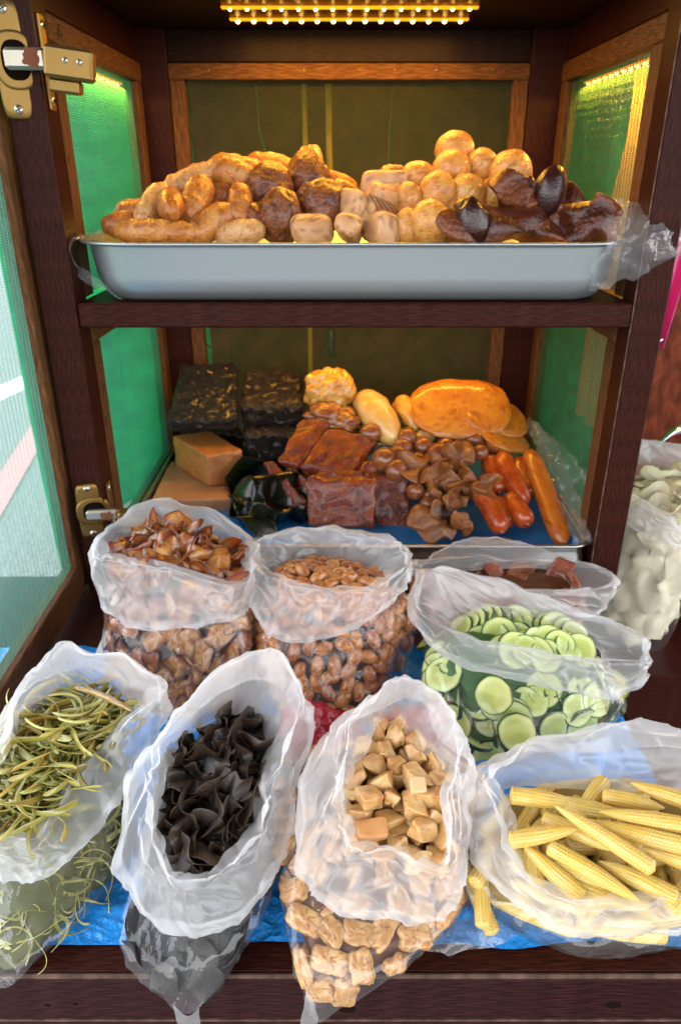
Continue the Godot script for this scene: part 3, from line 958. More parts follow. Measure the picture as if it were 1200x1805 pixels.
# ---------------------------------------------------------------- the food in the tray
func tray_food() -> void:
	var gold := Color(0.50, 0.20, 0.045)
	var pale := Color(0.62, 0.36, 0.15)
	var brown := Color(0.26, 0.075, 0.018)
	var n := 0
	var rolls := [
		[Vector3(-0.2502, 1.29, -0.885), Vector3(-0.1651, 1.2883, -0.875), 0.0150, 0, "long fried roll lying along the tray's front rim, nearest the door"],
		[Vector3(-0.268, 1.2951, -0.9), Vector3(-0.2391, 1.3004, -0.915), 0.0142, 1, "stubby orange fried roll at the door-side tip of the heap"],
		[Vector3(-0.2637, 1.3073, -0.94), Vector3(-0.223, 1.3094, -0.95), 0.0135, 0, "fried roll lying low behind the tip of the heap on the door side"],
		[Vector3(-0.2287, 1.3012, -0.9), Vector3(-0.2079, 1.3329, -0.93), 0.0140, 2, "pale cream fried roll leaning against an end-on roll"],
		[Vector3(-0.1873, 1.3122, -0.87), Vector3(-0.2057, 1.3212, -0.955), 0.0165, 1, "fried roll pointing its round end out of the heap next to the cream roll"],
		[Vector3(-0.2064, 1.3313, -0.95), Vector3(-0.1548, 1.3522, -0.96), 0.0152, 2, "long cream coloured roll sloping up the door side of the heap"],
		[Vector3(-0.1722, 1.3049, -0.9), Vector3(-0.1611, 1.3389, -0.935), 0.0172, 0, "fat golden roll standing upright below the sloping cream roll"],
		[Vector3(-0.1506, 1.3117, -0.94), Vector3(-0.141, 1.3361, -0.96), 0.0150, 1, "shadowed golden roll tucked behind the upright fat roll"],
		[Vector3(-0.1169, 1.3027, -0.895), Vector3(-0.1164, 1.3313, -0.92), 0.0152, 1, "slim upright golden roll with a scorched lower end"],
		[Vector3(-0.1676, 1.2843, -0.88), Vector3(-0.1275, 1.3097, -0.9), 0.0172, 0, "plump golden roll slanting up from the front rim"],
		[Vector3(-0.1349, 1.284, -0.885), Vector3(-0.0925, 1.2922, -0.88), 0.0150, 2, "pale bent roll half sunk at the front rim"],
		[Vector3(-0.1542, 1.3535, -0.965), Vector3(-0.1072, 1.343, -0.955), 0.0170, 0, "thick golden roll on top of the heap with a cut round end"],
		[Vector3(-0.1535, 1.3619, -1), Vector3(-0.0949, 1.3504, -1), 0.0148, 0, "golden roll lying behind the topmost thick roll"],
		[Vector3(-0.1154, 1.3618, -1.05), Vector3(-0.0595, 1.3497, -1.05), 0.0165, 1, "orange roll at the back of the heap behind the meatballs"],
		[Vector3(-0.0965, 1.3563, -1.02), Vector3(-0.0652, 1.3432, -1.02), 0.0135, 0, "short golden roll between the back of the heap and a meatball"],
		[Vector3(-0.0203, 1.3432, -1.02), Vector3(0.0146, 1.3273, -1.02), 0.0160, 1, "orange roll sloping down behind the pointed meatball"],
		[Vector3(-0.0028, 1.3363, -0.99), Vector3(0.0226, 1.3203, -0.985), 0.0125, 0, "small golden roll next to the white wedges"],
		[Vector3(-0.1014, 1.308, -0.91), Vector3(-0.0875, 1.2918, -0.895), 0.0155, 3, "dark brown roll squeezed beside the lowest meatball"],
		[Vector3(-0.2034, 1.2908, -0.93), Vector3(-0.1694, 1.2965, -0.94), 0.0150, 1, "roll buried under the upright fat roll"],
		[Vector3(-0.1413, 1.321, -0.96), Vector3(-0.1112, 1.3246, -0.97), 0.0150, 1, "roll buried behind the slim upright roll"],
	]
	for r in rolls:
		n += 1
		var a: Vector3 = r[0]
		var b: Vector3 = r[1]
		var tone: Array = [[gold, Color(0.62, 0.32, 0.09), brown], [Color(0.42, 0.15, 0.035), Color(0.54, 0.23, 0.06), brown], [pale, Color(0.66, 0.42, 0.19), Color(0.46, 0.2, 0.06)], [Color(0.22, 0.06, 0.015), Color(0.3, 0.1, 0.03), Color(0.12, 0.03, 0.01)]][r[3]]
		item("fried_roll", r[4], "fried roll", "fried rolls heaped in the steel tray", roll((b - a).length() + r[2] * 1.1, r[2], r[2] * 0.12 * (n % 3 - 1), 0.11, n * 7.3, tone[0], tone[1], tone[2], 3.0, 0.28), M.fried, between(a, b, n * 1.3))
	var mb := [
		[Vector3(-0.0866, 1.3318, -0.955), Vector3(0.0300, 0.0295, 0.029), "dark brown meatball on the door side of the four, high on the heap"],
		[Vector3(-0.0399, 1.3396, -0.985), Vector3(0.0275, 0.031, 0.028), "dark brown meatball with a ragged pointed top"],
		[Vector3(-0.022, 1.3153, -0.925), Vector3(0.0315, 0.0295, 0.030), "largest brown meatball above the two front white wedges"],
		[Vector3(-0.0691, 1.3043, -0.9), Vector3(0.0262, 0.0305, 0.027), "tall brown meatball lowest of the four, at the tray's rim"],
	]
	for k in mb.size():
		var m := lump(mb[k][1], 0.09, 1.6, 3.1 * k + 1.0, Color(0.20, 0.06, 0.018), Color(0.30, 0.105, 0.03), Color(0.07, 0.018, 0.007), 0.2, 40, 30)
		if k == 1:
			var a := m.surface_get_arrays(0)
			var v: PackedVector3Array = a[Mesh.ARRAY_VERTEX]
			for i in v.size():
				var s := smoothstep(0.016, 0.03, v[i].y)
				v[i] += Vector3(0.006, 0.007, 0) * s * (0.5 + 0.9 * absf(sin(v[i].x * 500.0)))
			a[Mesh.ARRAY_VERTEX] = v
			m = ArrayMesh.new()
			m.add_surface_from_arrays(Mesh.PRIMITIVE_TRIANGLES, a)
		item("meatball", mb[k][2], "meatball", "meatballs in the steel tray", m, M.meatball, Transform3D(Basis(Vector3.UP, k * 1.1), mb[k][0]))
	# white wedges
	var tan := func(p: Vector3) -> Color:
		var t := 0.5 + 0.6 * noise3(p * 60.0)
		return mixed(mixed(Color(0.58, 0.33, 0.15), Color(0.68, 0.45, 0.25), t), Color(0.36, 0.17, 0.08), smoothstep(0.35, 0.6, noise3(p * 130.0)))
	var wd := [
		[Vector3(-0.0327, 1.2929, -0.878), Vector3(0.044, 0.030, 0.030), 0.3, 0.15, "white wedge in front of the largest meatball, one end raised"],
		[Vector3(0.009, 1.2918, -0.876), Vector3(0.062, 0.026, 0.030), 1.4, -0.25, "long white wedge with browned lower edge at the rim"],
		[Vector3(0.0184, 1.3129, -0.91), Vector3(0.040, 0.038, 0.034), 2.2, 0.1, "white wedge standing beside the largest meatball"],
		[Vector3(0.0448, 1.3151, -0.915), Vector3(0.050, 0.046, 0.040), 0.9, -0.2, "scored white chunk with dark cuts on its face"],
		[Vector3(0.0518, 1.3343, -0.955), Vector3(0.056, 0.036, 0.040), 2.9, 0.12, "smooth pale chunk on top of the scored one"],
		[Vector3(0.0465, 1.293, -0.885), Vector3(0.043, 0.038, 0.035), 1.9, 0.0, "pinkish white piece at the rim before the golden balls"],
		[Vector3(0.0262, 1.2982, -0.9), Vector3(0.036, 0.032, 0.03), 0.2, 0.4, "small white piece wedged above the long wedge"],
		[Vector3(0.0675, 1.3216, -0.94), Vector3(0.034, 0.04, 0.03), 0.2, 0.4, "white piece half hidden between chunk and golden balls"],
	]
	for k in wd.size():
		var s: Vector3 = wd[k][1]
		var m := chunk(s, s.y * 0.16, 0.011, 0.002, 40 + k, tan, 10)
		var o := item("white_wedge", wd[k][4], "wedge", "white wedges in the steel tray", m, M.pale_food, Transform3D(Basis.from_euler(Vector3(0.3, wd[k][2], wd[k][3])), wd[k][0]))
		if k == 3:
			for q in 5:
				mi("score_mark", roll(0.022, 0.0008, 0.001, 0.1, q, Color(0.2, 0.08, 0.03), Color(0.2, 0.08, 0.03), Color(0.2, 0.08, 0.03)), M.meatball, o, o.transform.affine_inverse() * between(Vector3(0.0329, 1.3274, -0.884) + Vector3(q * 0.0055, -0.002 * q, 0.0), Vector3(0.0408, 1.3139, -0.884) + Vector3(q * 0.006, -0.001 * q, 0.0)))
	item("golden_nugget", "golden fried nugget at the back, above the pale chunk", "nugget", "", lump(Vector3(0.019, 0.012, 0.014), 0.15, 1.5, 5.0, gold, pale, brown), M.fried, Transform3D(Basis(), Vector3(0.0671, 1.3484, -1.03)))
	# golden balls
	var balls := [
		[Vector3(0.1407, 1.3751, -1), 0.0245, 0.023, "topmost golden ball of the heap"],
		[Vector3(0.133, 1.3541, -0.965), 0.0238, 0.0225, "golden ball directly under the topmost one"],
		[Vector3(0.1706, 1.3579, -0.975), 0.0200, 0.0205, "golden ball between the topmost one and the big spotted one"],
		[Vector3(0.2021, 1.351, -0.955), 0.0258, 0.0252, "big spotted golden ball beside the dark offal, high up"],
		[Vector3(0.0941, 1.3442, -0.96), 0.0230, 0.0195, "golden ball on the shoulder of the heap next to the pale chunk"],
		[Vector3(0.0798, 1.3196, -0.925), 0.0185, 0.0225, "egg shaped golden ball leaning on the scored chunk"],
		[Vector3(0.1129, 1.3281, -0.928), 0.0232, 0.0250, "large pale golden ball in the middle of the heap"],
		[Vector3(0.1479, 1.3279, -0.935), 0.0238, 0.0225, "golden ball in the middle, between the large pale one and a small one"],
		[Vector3(0.1816, 1.329, -0.94), 0.0178, 0.0188, "small golden ball under the big spotted one"],
		[Vector3(0.0755, 1.2942, -0.885), 0.0172, 0.0210, "small golden ball at the rim touching the pinkish white piece"],
		[Vector3(0.1005, 1.2987, -0.88), 0.0245, 0.0255, "front golden ball with a dark pip at the tray's rim"],
		[Vector3(0.1301, 1.2911, -0.905), 0.0200, 0.0205, "shadowed golden ball between the front one and the dark offal"],
		[Vector3(0.1701, 1.3428, -0.985), 0.0175, 0.0175, "golden ball almost hidden in the middle of the heap"],
		[Vector3(0.1304, 1.3079, -0.925), 0.0190, 0.0185, "golden ball hidden behind the front one"],
	]
	for k in balls.size():
		var s: float = balls[k][1]
		var m := lump(Vector3(s, balls[k][2], s * 0.97), 0.035, 1.3, k * 5.7, Color(0.60, 0.28, 0.065), Color(0.70, 0.41, 0.13), Color(0.40, 0.14, 0.03), 0.4, 32, 24)
		item("golden_ball", balls[k][3], "fried ball", "golden balls in the steel tray", m, M.ball, Transform3D(Basis(Vector3.UP, k * 0.9) * Basis(Vector3.BACK, 0.3 * sin(k * 2.0)), balls[k][0]))
	# dark offal
	var da := Color(0.062, 0.016, 0.009)
	var db := Color(0.14, 0.038, 0.014)
	var pieces := [
		[Vector3(0.1967, 1.2948, -0.885), Vector3(0.09, 0.013, 0.030), Vector3(1.1, 0.1, 0.05), 0.024, 20.0, 1.0, "wide wavy brown sheet of offal along the tray's rim"],
		[Vector3(0.217, 1.3219, -0.93), Vector3(0.052, 0.016, 0.032), Vector3(0.5, 0.6, -0.2), 0.025, 26.0, 4.0, "dark brown piece of offal under the big spotted ball"],
		[Vector3(0.2763, 1.295, -0.882), Vector3(0.037, 0.020, 0.030), Vector3(1.2, -0.3, 0.15), 0.014, 30.0, 9.0, "upright rough brown piece of offal nearest the bunched film"],
		[Vector3(0.25, 1.3039, -0.92), Vector3(0.042, 0.014, 0.028), Vector3(0.9, 0.3, 0.4), 0.025, 25.0, 15.0, "folded brown offal between the glossy upper lobe and the upright piece"],
	]
	for p in pieces:
		item("offal_piece", p[6], "offal", "dark offal in the steel tray", flap(p[1], p[3], p[4], p[5], da, db, Color(0.22, 0.065, 0.018), 0.0025, 70, 36), M.offal, Transform3D(Basis.from_euler(p[2]), p[0]))
	var purple := Color(0.045, 0.012, 0.014)
	item("offal_lobe", "glossy purple lobe at the rim, touching a golden ball", "offal", "dark offal in the steel tray", lump(Vector3(0.021, 0.027, 0.018), 0.08, 1.2, 2.0, purple, Color(0.07, 0.02, 0.02), Color(0.1, 0.03, 0.02), 0.5), M.lobe, Transform3D(Basis(Vector3.BACK, 0.25), Vector3(0.1451, 1.3004, -0.872)))
	item("offal_lobe", "glossy purple lobe on top of the dark offal", "offal", "dark offal in the steel tray", lump(Vector3(0.019, 0.030, 0.018), 0.06, 1.2, 6.0, purple, Color(0.06, 0.018, 0.02), Color(0.09, 0.03, 0.02), 0.5), M.lobe, Transform3D(Basis(Vector3.BACK, -0.1), Vector3(0.2377, 1.3292, -0.905)))


# ---------------------------------------------------------------- the food in the pan
func corners(top: Array, down: Vector3) -> Array:
	return top + [top[0] + down, top[1] + down, top[2] + down, top[3] + down]


func pan_food() -> void:
	# black rice cakes
	var blk := func(p: Vector3) -> Color:
		return mixed(Color(0.010, 0.006, 0.004), Color(0.03, 0.017, 0.008), 0.5 + 0.8 * noise3(p * 90.0))
	var blk_gold := func(p: Vector3) -> Color:
		return mixed(Color(0.012, 0.007, 0.004), Color(0.075, 0.04, 0.006), 0.4 + 0.8 * noise3(p * 90.0))
	placed("black_rice_cake", "largest black rice cake, tilted up at the corner by the green mesh", "rice cake", "black rice cakes in the pan", block(corners([Vector3(-0.2663, 1.0629, -1.2), Vector3(-0.1754, 1.0667, -1.2), Vector3(-0.1607, 0.9989, -1.09), Vector3(-0.2718, 0.9971, -1.09)], Vector3(0.0, -0.022, -0.018)), 0.008, 0.003, 60.0, 3.0, blk, 54, 0.0008), M.black_cake)
	placed("black_rice_cake", "black rice cake with a yellow sheen, on top of its stack", "rice cake", "black rice cakes in the pan", block(corners([Vector3(-0.161, 1.0543, -1.2), Vector3(-0.0663, 1.0553, -1.2), Vector3(-0.0596, 1.0156, -1.12), Vector3(-0.1591, 1.0138, -1.12)], Vector3(0, -0.036, -0.004)), 0.008, 0.003, 60.0, 5.0, blk_gold, 54, 0.0008), M.black_cake)
	placed("black_rice_cake", "black rice cake directly under the one with yellow sheen", "rice cake", "black rice cakes in the pan", block(corners([Vector3(-0.162, 0.9732, -1.17), Vector3(-0.0667, 0.9732, -1.17), Vector3(-0.062, 0.9837, -1.08), Vector3(-0.1488, 0.9837, -1.08)], Vector3(0, -0.078, -0.002)), 0.008, 0.003, 60.0, 8.0, blk, 54, 0.0008), M.black_cake)
	placed("black_rice_cake", "black rice cake lowest in the pan, behind the tall tofu block", "rice cake", "black rice cakes in the pan", block(corners([Vector3(-0.2817, 0.9401, -1.24), Vector3(-0.1824, 0.9401, -1.24), Vector3(-0.1643, 0.9549, -1.165), Vector3(-0.2694, 0.9549, -1.165)], Vector3(0, -0.11, 0)), 0.008, 0.003, 60.0, 11.0, blk, 40, 0.0008), M.black_cake)
	# tofu blocks
	var tofu := func(p: Vector3) -> Color:
		return mixed(Color(0.38, 0.15, 0.04), Color(0.50, 0.23, 0.075), 0.5 + 0.5 * noise3(p * 40.0) + 0.3 * noise3(p * 180.0))
	var tofu2 := func(p: Vector3) -> Color:
		return mixed(Color(0.46, 0.22, 0.10), Color(0.55, 0.30, 0.16), 0.5 + 0.5 * noise3(p * 40.0) + 0.3 * noise3(p * 180.0))
	placed("tofu_block", "thick brown tofu block standing on the paler one", "tofu block", "", block(corners([Vector3(-0.2769, 0.958, -1.1384), Vector3(-0.219, 0.958, -1.1676), Vector3(-0.1526, 0.958, -1.0706), Vector3(-0.2044, 0.958, -1.0454)], Vector3(0, -0.053, 0)), 0.004, 0.0012, 70.0, 3.0, tofu, 14), M.block_tofu)
	placed("tofu_block", "pale brown tofu block under the thick one, behind the sliced mushrooms", "tofu block", "", block(corners([Vector3(-0.2922, 0.903, -1.1672), Vector3(-0.1948, 0.903, -1.1672), Vector3(-0.1652, 0.903, -1.0064), Vector3(-0.2868, 0.903, -1.0043)], Vector3(0, -0.034, 0)), 0.005, 0.001, 60.0, 9.0, tofu2, 14), M.block_tofu)
	# kelp
	var k := 0
	for q in [[Vector3(-0.1043, 0.9049, -1), 0.052, 0.4, "wide folded kelp sheet beside the pale tofu block"], [Vector3(-0.079, 0.8909, -0.96), 0.045, 1.2, "dark kelp fold nearest the peanuts bag"], [Vector3(-0.1239, 0.896, -0.955), 0.042, 2.1, "kelp strip touching the corner of the pale tofu block"], [Vector3(-0.0613, 0.9059, -1.03), 0.04, 2.8, "kelp fold under the reddish tofu slabs"], [Vector3(-0.1385, 0.9173, -1.06), 0.04, 0.9, "kelp edge standing up below the black rice cakes"], [Vector3(-0.0992, 0.9132, -1.07), 0.04, 1.9, "kelp leaf lying deepest between rice cakes and slabs"]]:
		k += 1
		item("kelp_sheet", q[3], "kelp", "dark kelp in the pan", flap(Vector3(q[1] * 1.25, 0.0022, q[1] * 0.68), 0.024, 18.0, k * 4.4, Color(0.006, 0.009, 0.003), Color(0.016, 0.018, 0.005), Color(0.03, 0.03, 0.008), 0.0, 48, 20), M.kelp, Transform3D(Basis.from_euler(Vector3(0.9 * sin(k * 2.1), q[2], 0.5 * cos(k * 1.7))), q[0] + Vector3(0, 0.002, 0)))
	# reddish tofu slabs
	var red := func(p: Vector3) -> Color:
		var t := 0.5 + 0.7 * noise3(p * 42.0) + 0.3 * noise3(p * 140.0)
		return mixed(mixed(Color(0.13, 0.022, 0.012), Color(0.30, 0.062, 0.018), t), Color(0.34, 0.13, 0.045), smoothstep(0.4, 0.7, noise3(p * 75.0 + Vector3.ONE * 8.0)) * 0.7)
	var slab := func(label: String, top: Array, down: Vector3, sd: float) -> void:
		placed("tofu_slab", label, "tofu slab", "reddish braised tofu slabs in the pan", block(corners(top, down), 0.006, 0.0028, 45.0, sd, red, 18), M.slab_tofu)
	slab.call("reddish tofu slab standing square at the front, above the peanuts bag", [Vector3(-0.05, 0.9558, -0.955), Vector3(0.0514, 0.9536, -0.95), Vector3(0.0484, 0.8906, -0.925), Vector3(-0.0453, 0.8918, -0.93)], Vector3(0.0, 0.003, -0.016), 2.0)
	slab.call("reddish tofu slab tucked in beside the front one, next to the gizzards", [Vector3(0.0332, 0.9497, -0.985), Vector3(0.0979, 0.9497, -0.985), Vector3(0.1024, 0.8752, -0.945), Vector3(0.0562, 0.8715, -0.945)], Vector3(0.0, 0.0, -0.015), 12.0)
	slab.call("broad reddish tofu slab lying on top of the others", [Vector3(-0.0199, 0.9996, -1.06), Vector3(0.0587, 0.9884, -1.05), Vector3(0.0185, 0.95, -1), Vector3(-0.0612, 0.9572, -1)], Vector3(0.002, -0.017, -0.006), 22.0)
	slab.call("narrow reddish tofu slab leaning steeply on the black rice cakes", [Vector3(-0.0615, 1.0067, -1.08), Vector3(-0.0174, 1.0081, -1.07), Vector3(-0.0592, 0.9542, -1.01), Vector3(-0.0952, 0.9632, -1.01)], Vector3(0.006, -0.014, -0.006), 32.0)
	slab.call("thin reddish tofu strip slanting down among the kelp", [Vector3(-0.1218, 0.9479, -1.05), Vector3(-0.1051, 0.9497, -1.05), Vector3(-0.0456, 0.907, -0.985), Vector3(-0.0645, 0.8912, -0.985)], Vector3(0.004, -0.016, -0.006), 42.0)
	slab.call("small reddish tofu strip between the slanting one and the broad one", [Vector3(-0.0881, 0.9347, -1.05), Vector3(-0.0738, 0.9404, -1.05), Vector3(-0.0444, 0.9285, -1.01), Vector3(-0.0516, 0.9118, -1.01)], Vector3(0.004, -0.016, -0.006), 52.0)
	slab.call("reddish tofu slab mostly hidden behind the square front one", [Vector3(-0.0365, 0.9515, -0.985), Vector3(0.0348, 0.9551, -0.985), Vector3(0.0373, 0.9183, -0.97), Vector3(-0.0365, 0.9183, -0.97)], Vector3(0.0, 0.0, -0.014), 62.0)
	slab.call("small reddish tofu corner showing under the quail eggs", [Vector3(0.0255, 0.9594, -1.02), Vector3(0.054, 0.9605, -1.01), Vector3(0.0569, 0.9369, -0.99), Vector3(0.0251, 0.9369, -0.99)], Vector3(0.0, -0.004, -0.014), 72.0)
	# poultry
	var ya := Color(0.60, 0.30, 0.05)
	var yb := Color(0.72, 0.45, 0.12)
	item("stuffed_parcel", "yellow tied parcel standing behind the leaning slab", "parcel", "", lump(Vector3(0.040, 0.037, 0.030), 0.16, 1.5, 3.0, ya, yb, Color(0.4, 0.16, 0.03), 0.3, 48, 36), M.slice, Transform3D(Basis(), Vector3(-0.0181, 1.0351, -1.13)))
	item("stuffed_parcel", "small yellow knob poking out beside the tied parcel", "parcel", "", lump(Vector3(0.016, 0.017, 0.014), 0.16, 1.5, 8.0, ya, yb, Color(0.4, 0.16, 0.03), 0.3), M.slice, Transform3D(Basis(), Vector3(0.009, 1.0397, -1.12)))
	item("stuffed_parcel", "brown wrinkled parcel under the yellow tied one", "parcel", "", lump(Vector3(0.044, 0.024, 0.030), 0.18, 1.8, 6.0, Color(0.28, 0.10, 0.03), Color(0.42, 0.18, 0.05), Color(0.16, 0.05, 0.02), 0.3, 48, 36), M.slice, Transform3D(Basis(Vector3.BACK, -0.2), Vector3(-0.0107, 0.9994, -1.1)))
	item("chicken_breast", "pale yellow chicken breast lying aslant beside the parcel", "chicken", "", roll(0.118, 0.0265, 0.006, 0.07, 4.0, Color(0.68, 0.40, 0.10), Color(0.78, 0.58, 0.26), Color(0.7, 0.36, 0.06), 2.4, 0.4, 0.12), M.slice, between(Vector3(0.0329, 1.0229, -1.14), Vector3(0.0822, 0.9758, -1.06)))
	item("chicken_piece", "pointed pale yellow chicken piece beside the patties", "chicken", "chicken pieces by the patties", roll(0.07, 0.016, 0.003, 0.1, 14.0, ya, yb, ya, 2.0, 0.4, 0.2), M.slice, between(Vector3(0.0964, 1.0202, -1.13), Vector3(0.1158, 0.9896, -1.09)))
	item("chicken_piece", "thin yellow chicken strip standing up behind the pointed piece", "chicken", "chicken pieces by the patties", roll(0.05, 0.0095, 0.003, 0.1, 24.0, ya, yb, ya, 2.0, 0.4, 0.1), M.slice, between(Vector3(0.0881, 1.0086, -1.15), Vector3(0.1052, 0.9816, -1.12)))
	item("chicken_piece", "whitish chicken end just above the quail eggs", "chicken", "chicken pieces by the patties", lump(Vector3(0.016, 0.012, 0.014), 0.1, 1.5, 9.0, Color(0.6, 0.4, 0.2), Color(0.68, 0.48, 0.26), ya), M.slice, Transform3D(Basis(), Vector3(0.1306, 0.9762, -1.08)))
	# patties
	var pat := [[Vector3(0.1867, 1.0161, -1.1), 0.078, 0.0085, Vector3(0.72, 0.0, 0.0), "top golden patty, big and oval with a browned rim"], [Vector3(0.2443, 0.9997, -1.105), 0.058, 0.009, Vector3(0.55, 0.2, -0.25), "second golden patty, its edge showing under the top one"], [Vector3(0.2571, 0.9726, -1.085), 0.05, 0.009, Vector3(0.45, 0.5, -0.3), "lowest golden patty beside the sausages' ends"]]
	for i in 3:
		var p: Array = pat[i]
		var m := lump(Vector3(p[1], p[2], p[1] * 0.68), 0.035, 2.0, i * 7.0 + 2.0, Color(0.50, 0.18, 0.018), Color(0.60, 0.27, 0.03), Color(0.36, 0.11, 0.012), 0.3, 48, 28, 2.6)
		item("golden_patty", p[4], "patty", "golden patties in the pan", m, M.patty, Transform3D(Basis.from_euler(p[3]), p[0]))
	# quail eggs
	var eggs := [[653,764,1.06,18], [717,771,1.06,18], [709,789,1.04,17], [746,788,1.05,19], [785,787,1.06,17], [772,800,1.03,20], [677,810,1.005,23], [702,802,1.02,17], [699,829,0.985,21], [732,866,0.955,17], [837,775,1.07,18], [870,785,1.06,17], [845,798,1.03,15], [808,781,1.07,16], [755,889,0.94,16], [757,872,0.955,14], [735,812,1.01,16]]
	var where := eggs_at()
	var egg_labels := ["quail egg peeping out behind the broad slab", "quail egg highest of the heap, under the pointed chicken", "quail egg just below the highest one", "quail egg in the middle of the back row", "quail egg behind the folded gizzards, darker", "quail egg half covered by the top gizzard", "biggest quail egg, beside the broad slab", "quail egg behind the biggest one", "quail egg lowest beside the tucked-in slab", "quail egg alone between slab and gizzards", "quail egg under the big patty, nearest its middle", "quail egg closest to the sausages", "quail egg pressed between gizzard and sausage", "quail egg half hidden below the big patty", "quail egg under the striped gizzard", "quail egg sunk between gizzards", "quail egg wedged under the curled gizzard"]
	for i in eggs.size():
		var p: Vector3 = where[i]
		var s: float = eggs[i][3] * 0.00080 * eggs[i][2]
		var m := lump(Vector3(s * 1.12, s, s), 0.015, 1.0, i * 3.0, Color(0.25, 0.09, 0.034), Color(0.34, 0.14, 0.06), Color(0.18, 0.056, 0.02), 0.35, 24, 18)
		item("quail_egg", egg_labels[i], "quail egg", "brown quail eggs in the pan", m, M.egg, Transform3D(Basis.from_euler(Vector3(0, i * 1.3, 0.4 * sin(i * 3.0))), p))
	# gizzards
	var ga := Color(0.21, 0.083, 0.03)
	var gb := Color(0.37, 0.165, 0.06)
	var gz := [
		[Vector3(0.1205, 0.9622, -0.985), Vector3(0.032, 0.006, 0.024), Vector3(0.7, 0.4, 0.3), 0.022, "curled gizzard with a dark hollow, below the quail eggs"],
		[Vector3(0.1403, 0.9593, -0.97), Vector3(0.028, 0.006, 0.020), Vector3(1.0, -0.5, -0.3), 0.02, "gizzard folded over beside the dark hollow"],
		[Vector3(0.1668, 0.9688, -1), Vector3(0.034, 0.006, 0.022), Vector3(0.5, 0.9, 0.2), 0.02, "topmost gizzard, lying in front of the patties"],
		[Vector3(0.1881, 0.9427, -0.955), Vector3(0.044, 0.006, 0.022), Vector3(1.15, 0.3, 1.2), 0.016, "tall gizzard sheet standing beside the sausages"],
		[Vector3(0.1739, 0.9473, -0.965), Vector3(0.040, 0.005, 0.018), Vector3(0.9, -0.2, 1.35), 0.018, "thin gizzard sheet leaning on the tall one"],
		[Vector3(0.1526, 0.9473, -0.965), Vector3(0.020, 0.006, 0.016), Vector3(0.6, 0.2, 0.6), 0.015, "small crumpled gizzard in the middle"],
		[Vector3(0.1191, 0.9172, -0.905), Vector3(0.030, 0.011, 0.021), Vector3(0.5, 0.2, -0.2), 0.006, "striped gizzard lying on the blue lining, nearest the slabs"],
		[Vector3(0.132, 0.9071, -0.89), Vector3(0.030, 0.007, 0.014), Vector3(0.3, 0.1, 0.1), 0.008, "gizzard under the striped one, at the pan's rim"],
		[Vector3(0.147, 0.9232, -0.905), Vector3(0.030, 0.005, 0.015), Vector3(0.8, -0.4, -0.8), 0.012, "dark skinned gizzard strip slanting in the middle"],
		[Vector3(0.1671, 0.9159, -0.895), Vector3(0.036, 0.007, 0.013), Vector3(0.5, 0.5, -0.85), 0.010, "long gizzard piece pointing at the pan's rim"],
		[Vector3(0.2021, 0.9011, -0.868), Vector3(0.030, 0.006, 0.009), Vector3(0.15, 0.06, 0.02), 0.004, "dark flat scrap resting on the pan's rim below the sausages"],
		[Vector3(0.1599, 0.9338, -0.935), Vector3(0.026, 0.008, 0.018), Vector3(0.7, 1.1, 0.3), 0.012, "gizzard buried in the middle of the heap"],
		[Vector3(0.1332, 0.9431, -0.95), Vector3(0.022, 0.008, 0.018), Vector3(0.4, 1.9, 0.3), 0.012, "gizzard buried beneath the curled one"],
	]
	for i in gz.size():
		var dark := i == 8 or i == 10
		item("gizzard", gz[i][4], "gizzard", "brown gizzards in the pan", flap(gz[i][1], gz[i][3], 34.0, i * 6.1, Color(0.06, 0.022, 0.01) if dark else ga, Color(0.11, 0.04, 0.015) if dark else gb, Color(0.30, 0.12, 0.035), 0.0014, 56, 26), M.gizzard, Transform3D(Basis.from_euler(gz[i][2]), gz[i][0]))
	# sausages
	var sa := Color(0.42, 0.075, 0.016)
	var sb := Color(0.52, 0.13, 0.024)
	var sg := [
		[Vector3(0.2252, 0.9555, -1.03), Vector3(0.2318, 0.9281, -0.985), 0.0150, "short sausage on the gizzard side of the upper pair"],
		[Vector3(0.2436, 0.961, -1.03), Vector3(0.2645, 0.9209, -0.96), 0.0152, "shiny red sausage between the short one and the long one"],
		[Vector3(0.2019, 0.9321, -0.955), Vector3(0.2194, 0.9065, -0.9), 0.0158, "front red sausage pointing at the flat scrap on the rim"],
		[Vector3(0.2446, 0.9227, -0.96), Vector3(0.2578, 0.9098, -0.915), 0.0150, "stubby red sausage showing its round end, nearest the long one"],
		[Vector3(0.2869, 0.9628, -1.04), Vector3(0.3033, 0.8923, -0.885), 0.0158, "longest sausage, orange, stretching to the pan's rim"],
		[Vector3(0.2269, 0.9191, -0.96), Vector3(0.238, 0.9008, -0.93), 0.0128, "brownish sausage lowest, between the two front ends"],
		[Vector3(0.2737, 0.9451, -1.05), Vector3(0.2823, 0.9204, -0.99), 0.0145, "sausage in shadow under the longest one"],
	]
	for i in sg.size():
		var a: Vector3 = sg[i][0]
		var b: Vector3 = sg[i][1]
		var orange := i == 4 or i == 5
		var m := roll((b - a).length() + sg[i][2], sg[i][2], sg[i][2] * 0.25 * sin(i * 2.0), 0.035, i * 9.0, Color(0.44, 0.13, 0.022) if orange else sa, Color(0.5, 0.19, 0.035) if orange else sb, Color(0.26, 0.04, 0.01), 6.0, 0.4)
		var o := item("sausage", sg[i][3], "sausage", "red sausages in the pan", m, M.sausage, between(a, b, i * 1.0))
		var l := (b - a).length() / 2.0 + float(sg[i][2]) * 0.5
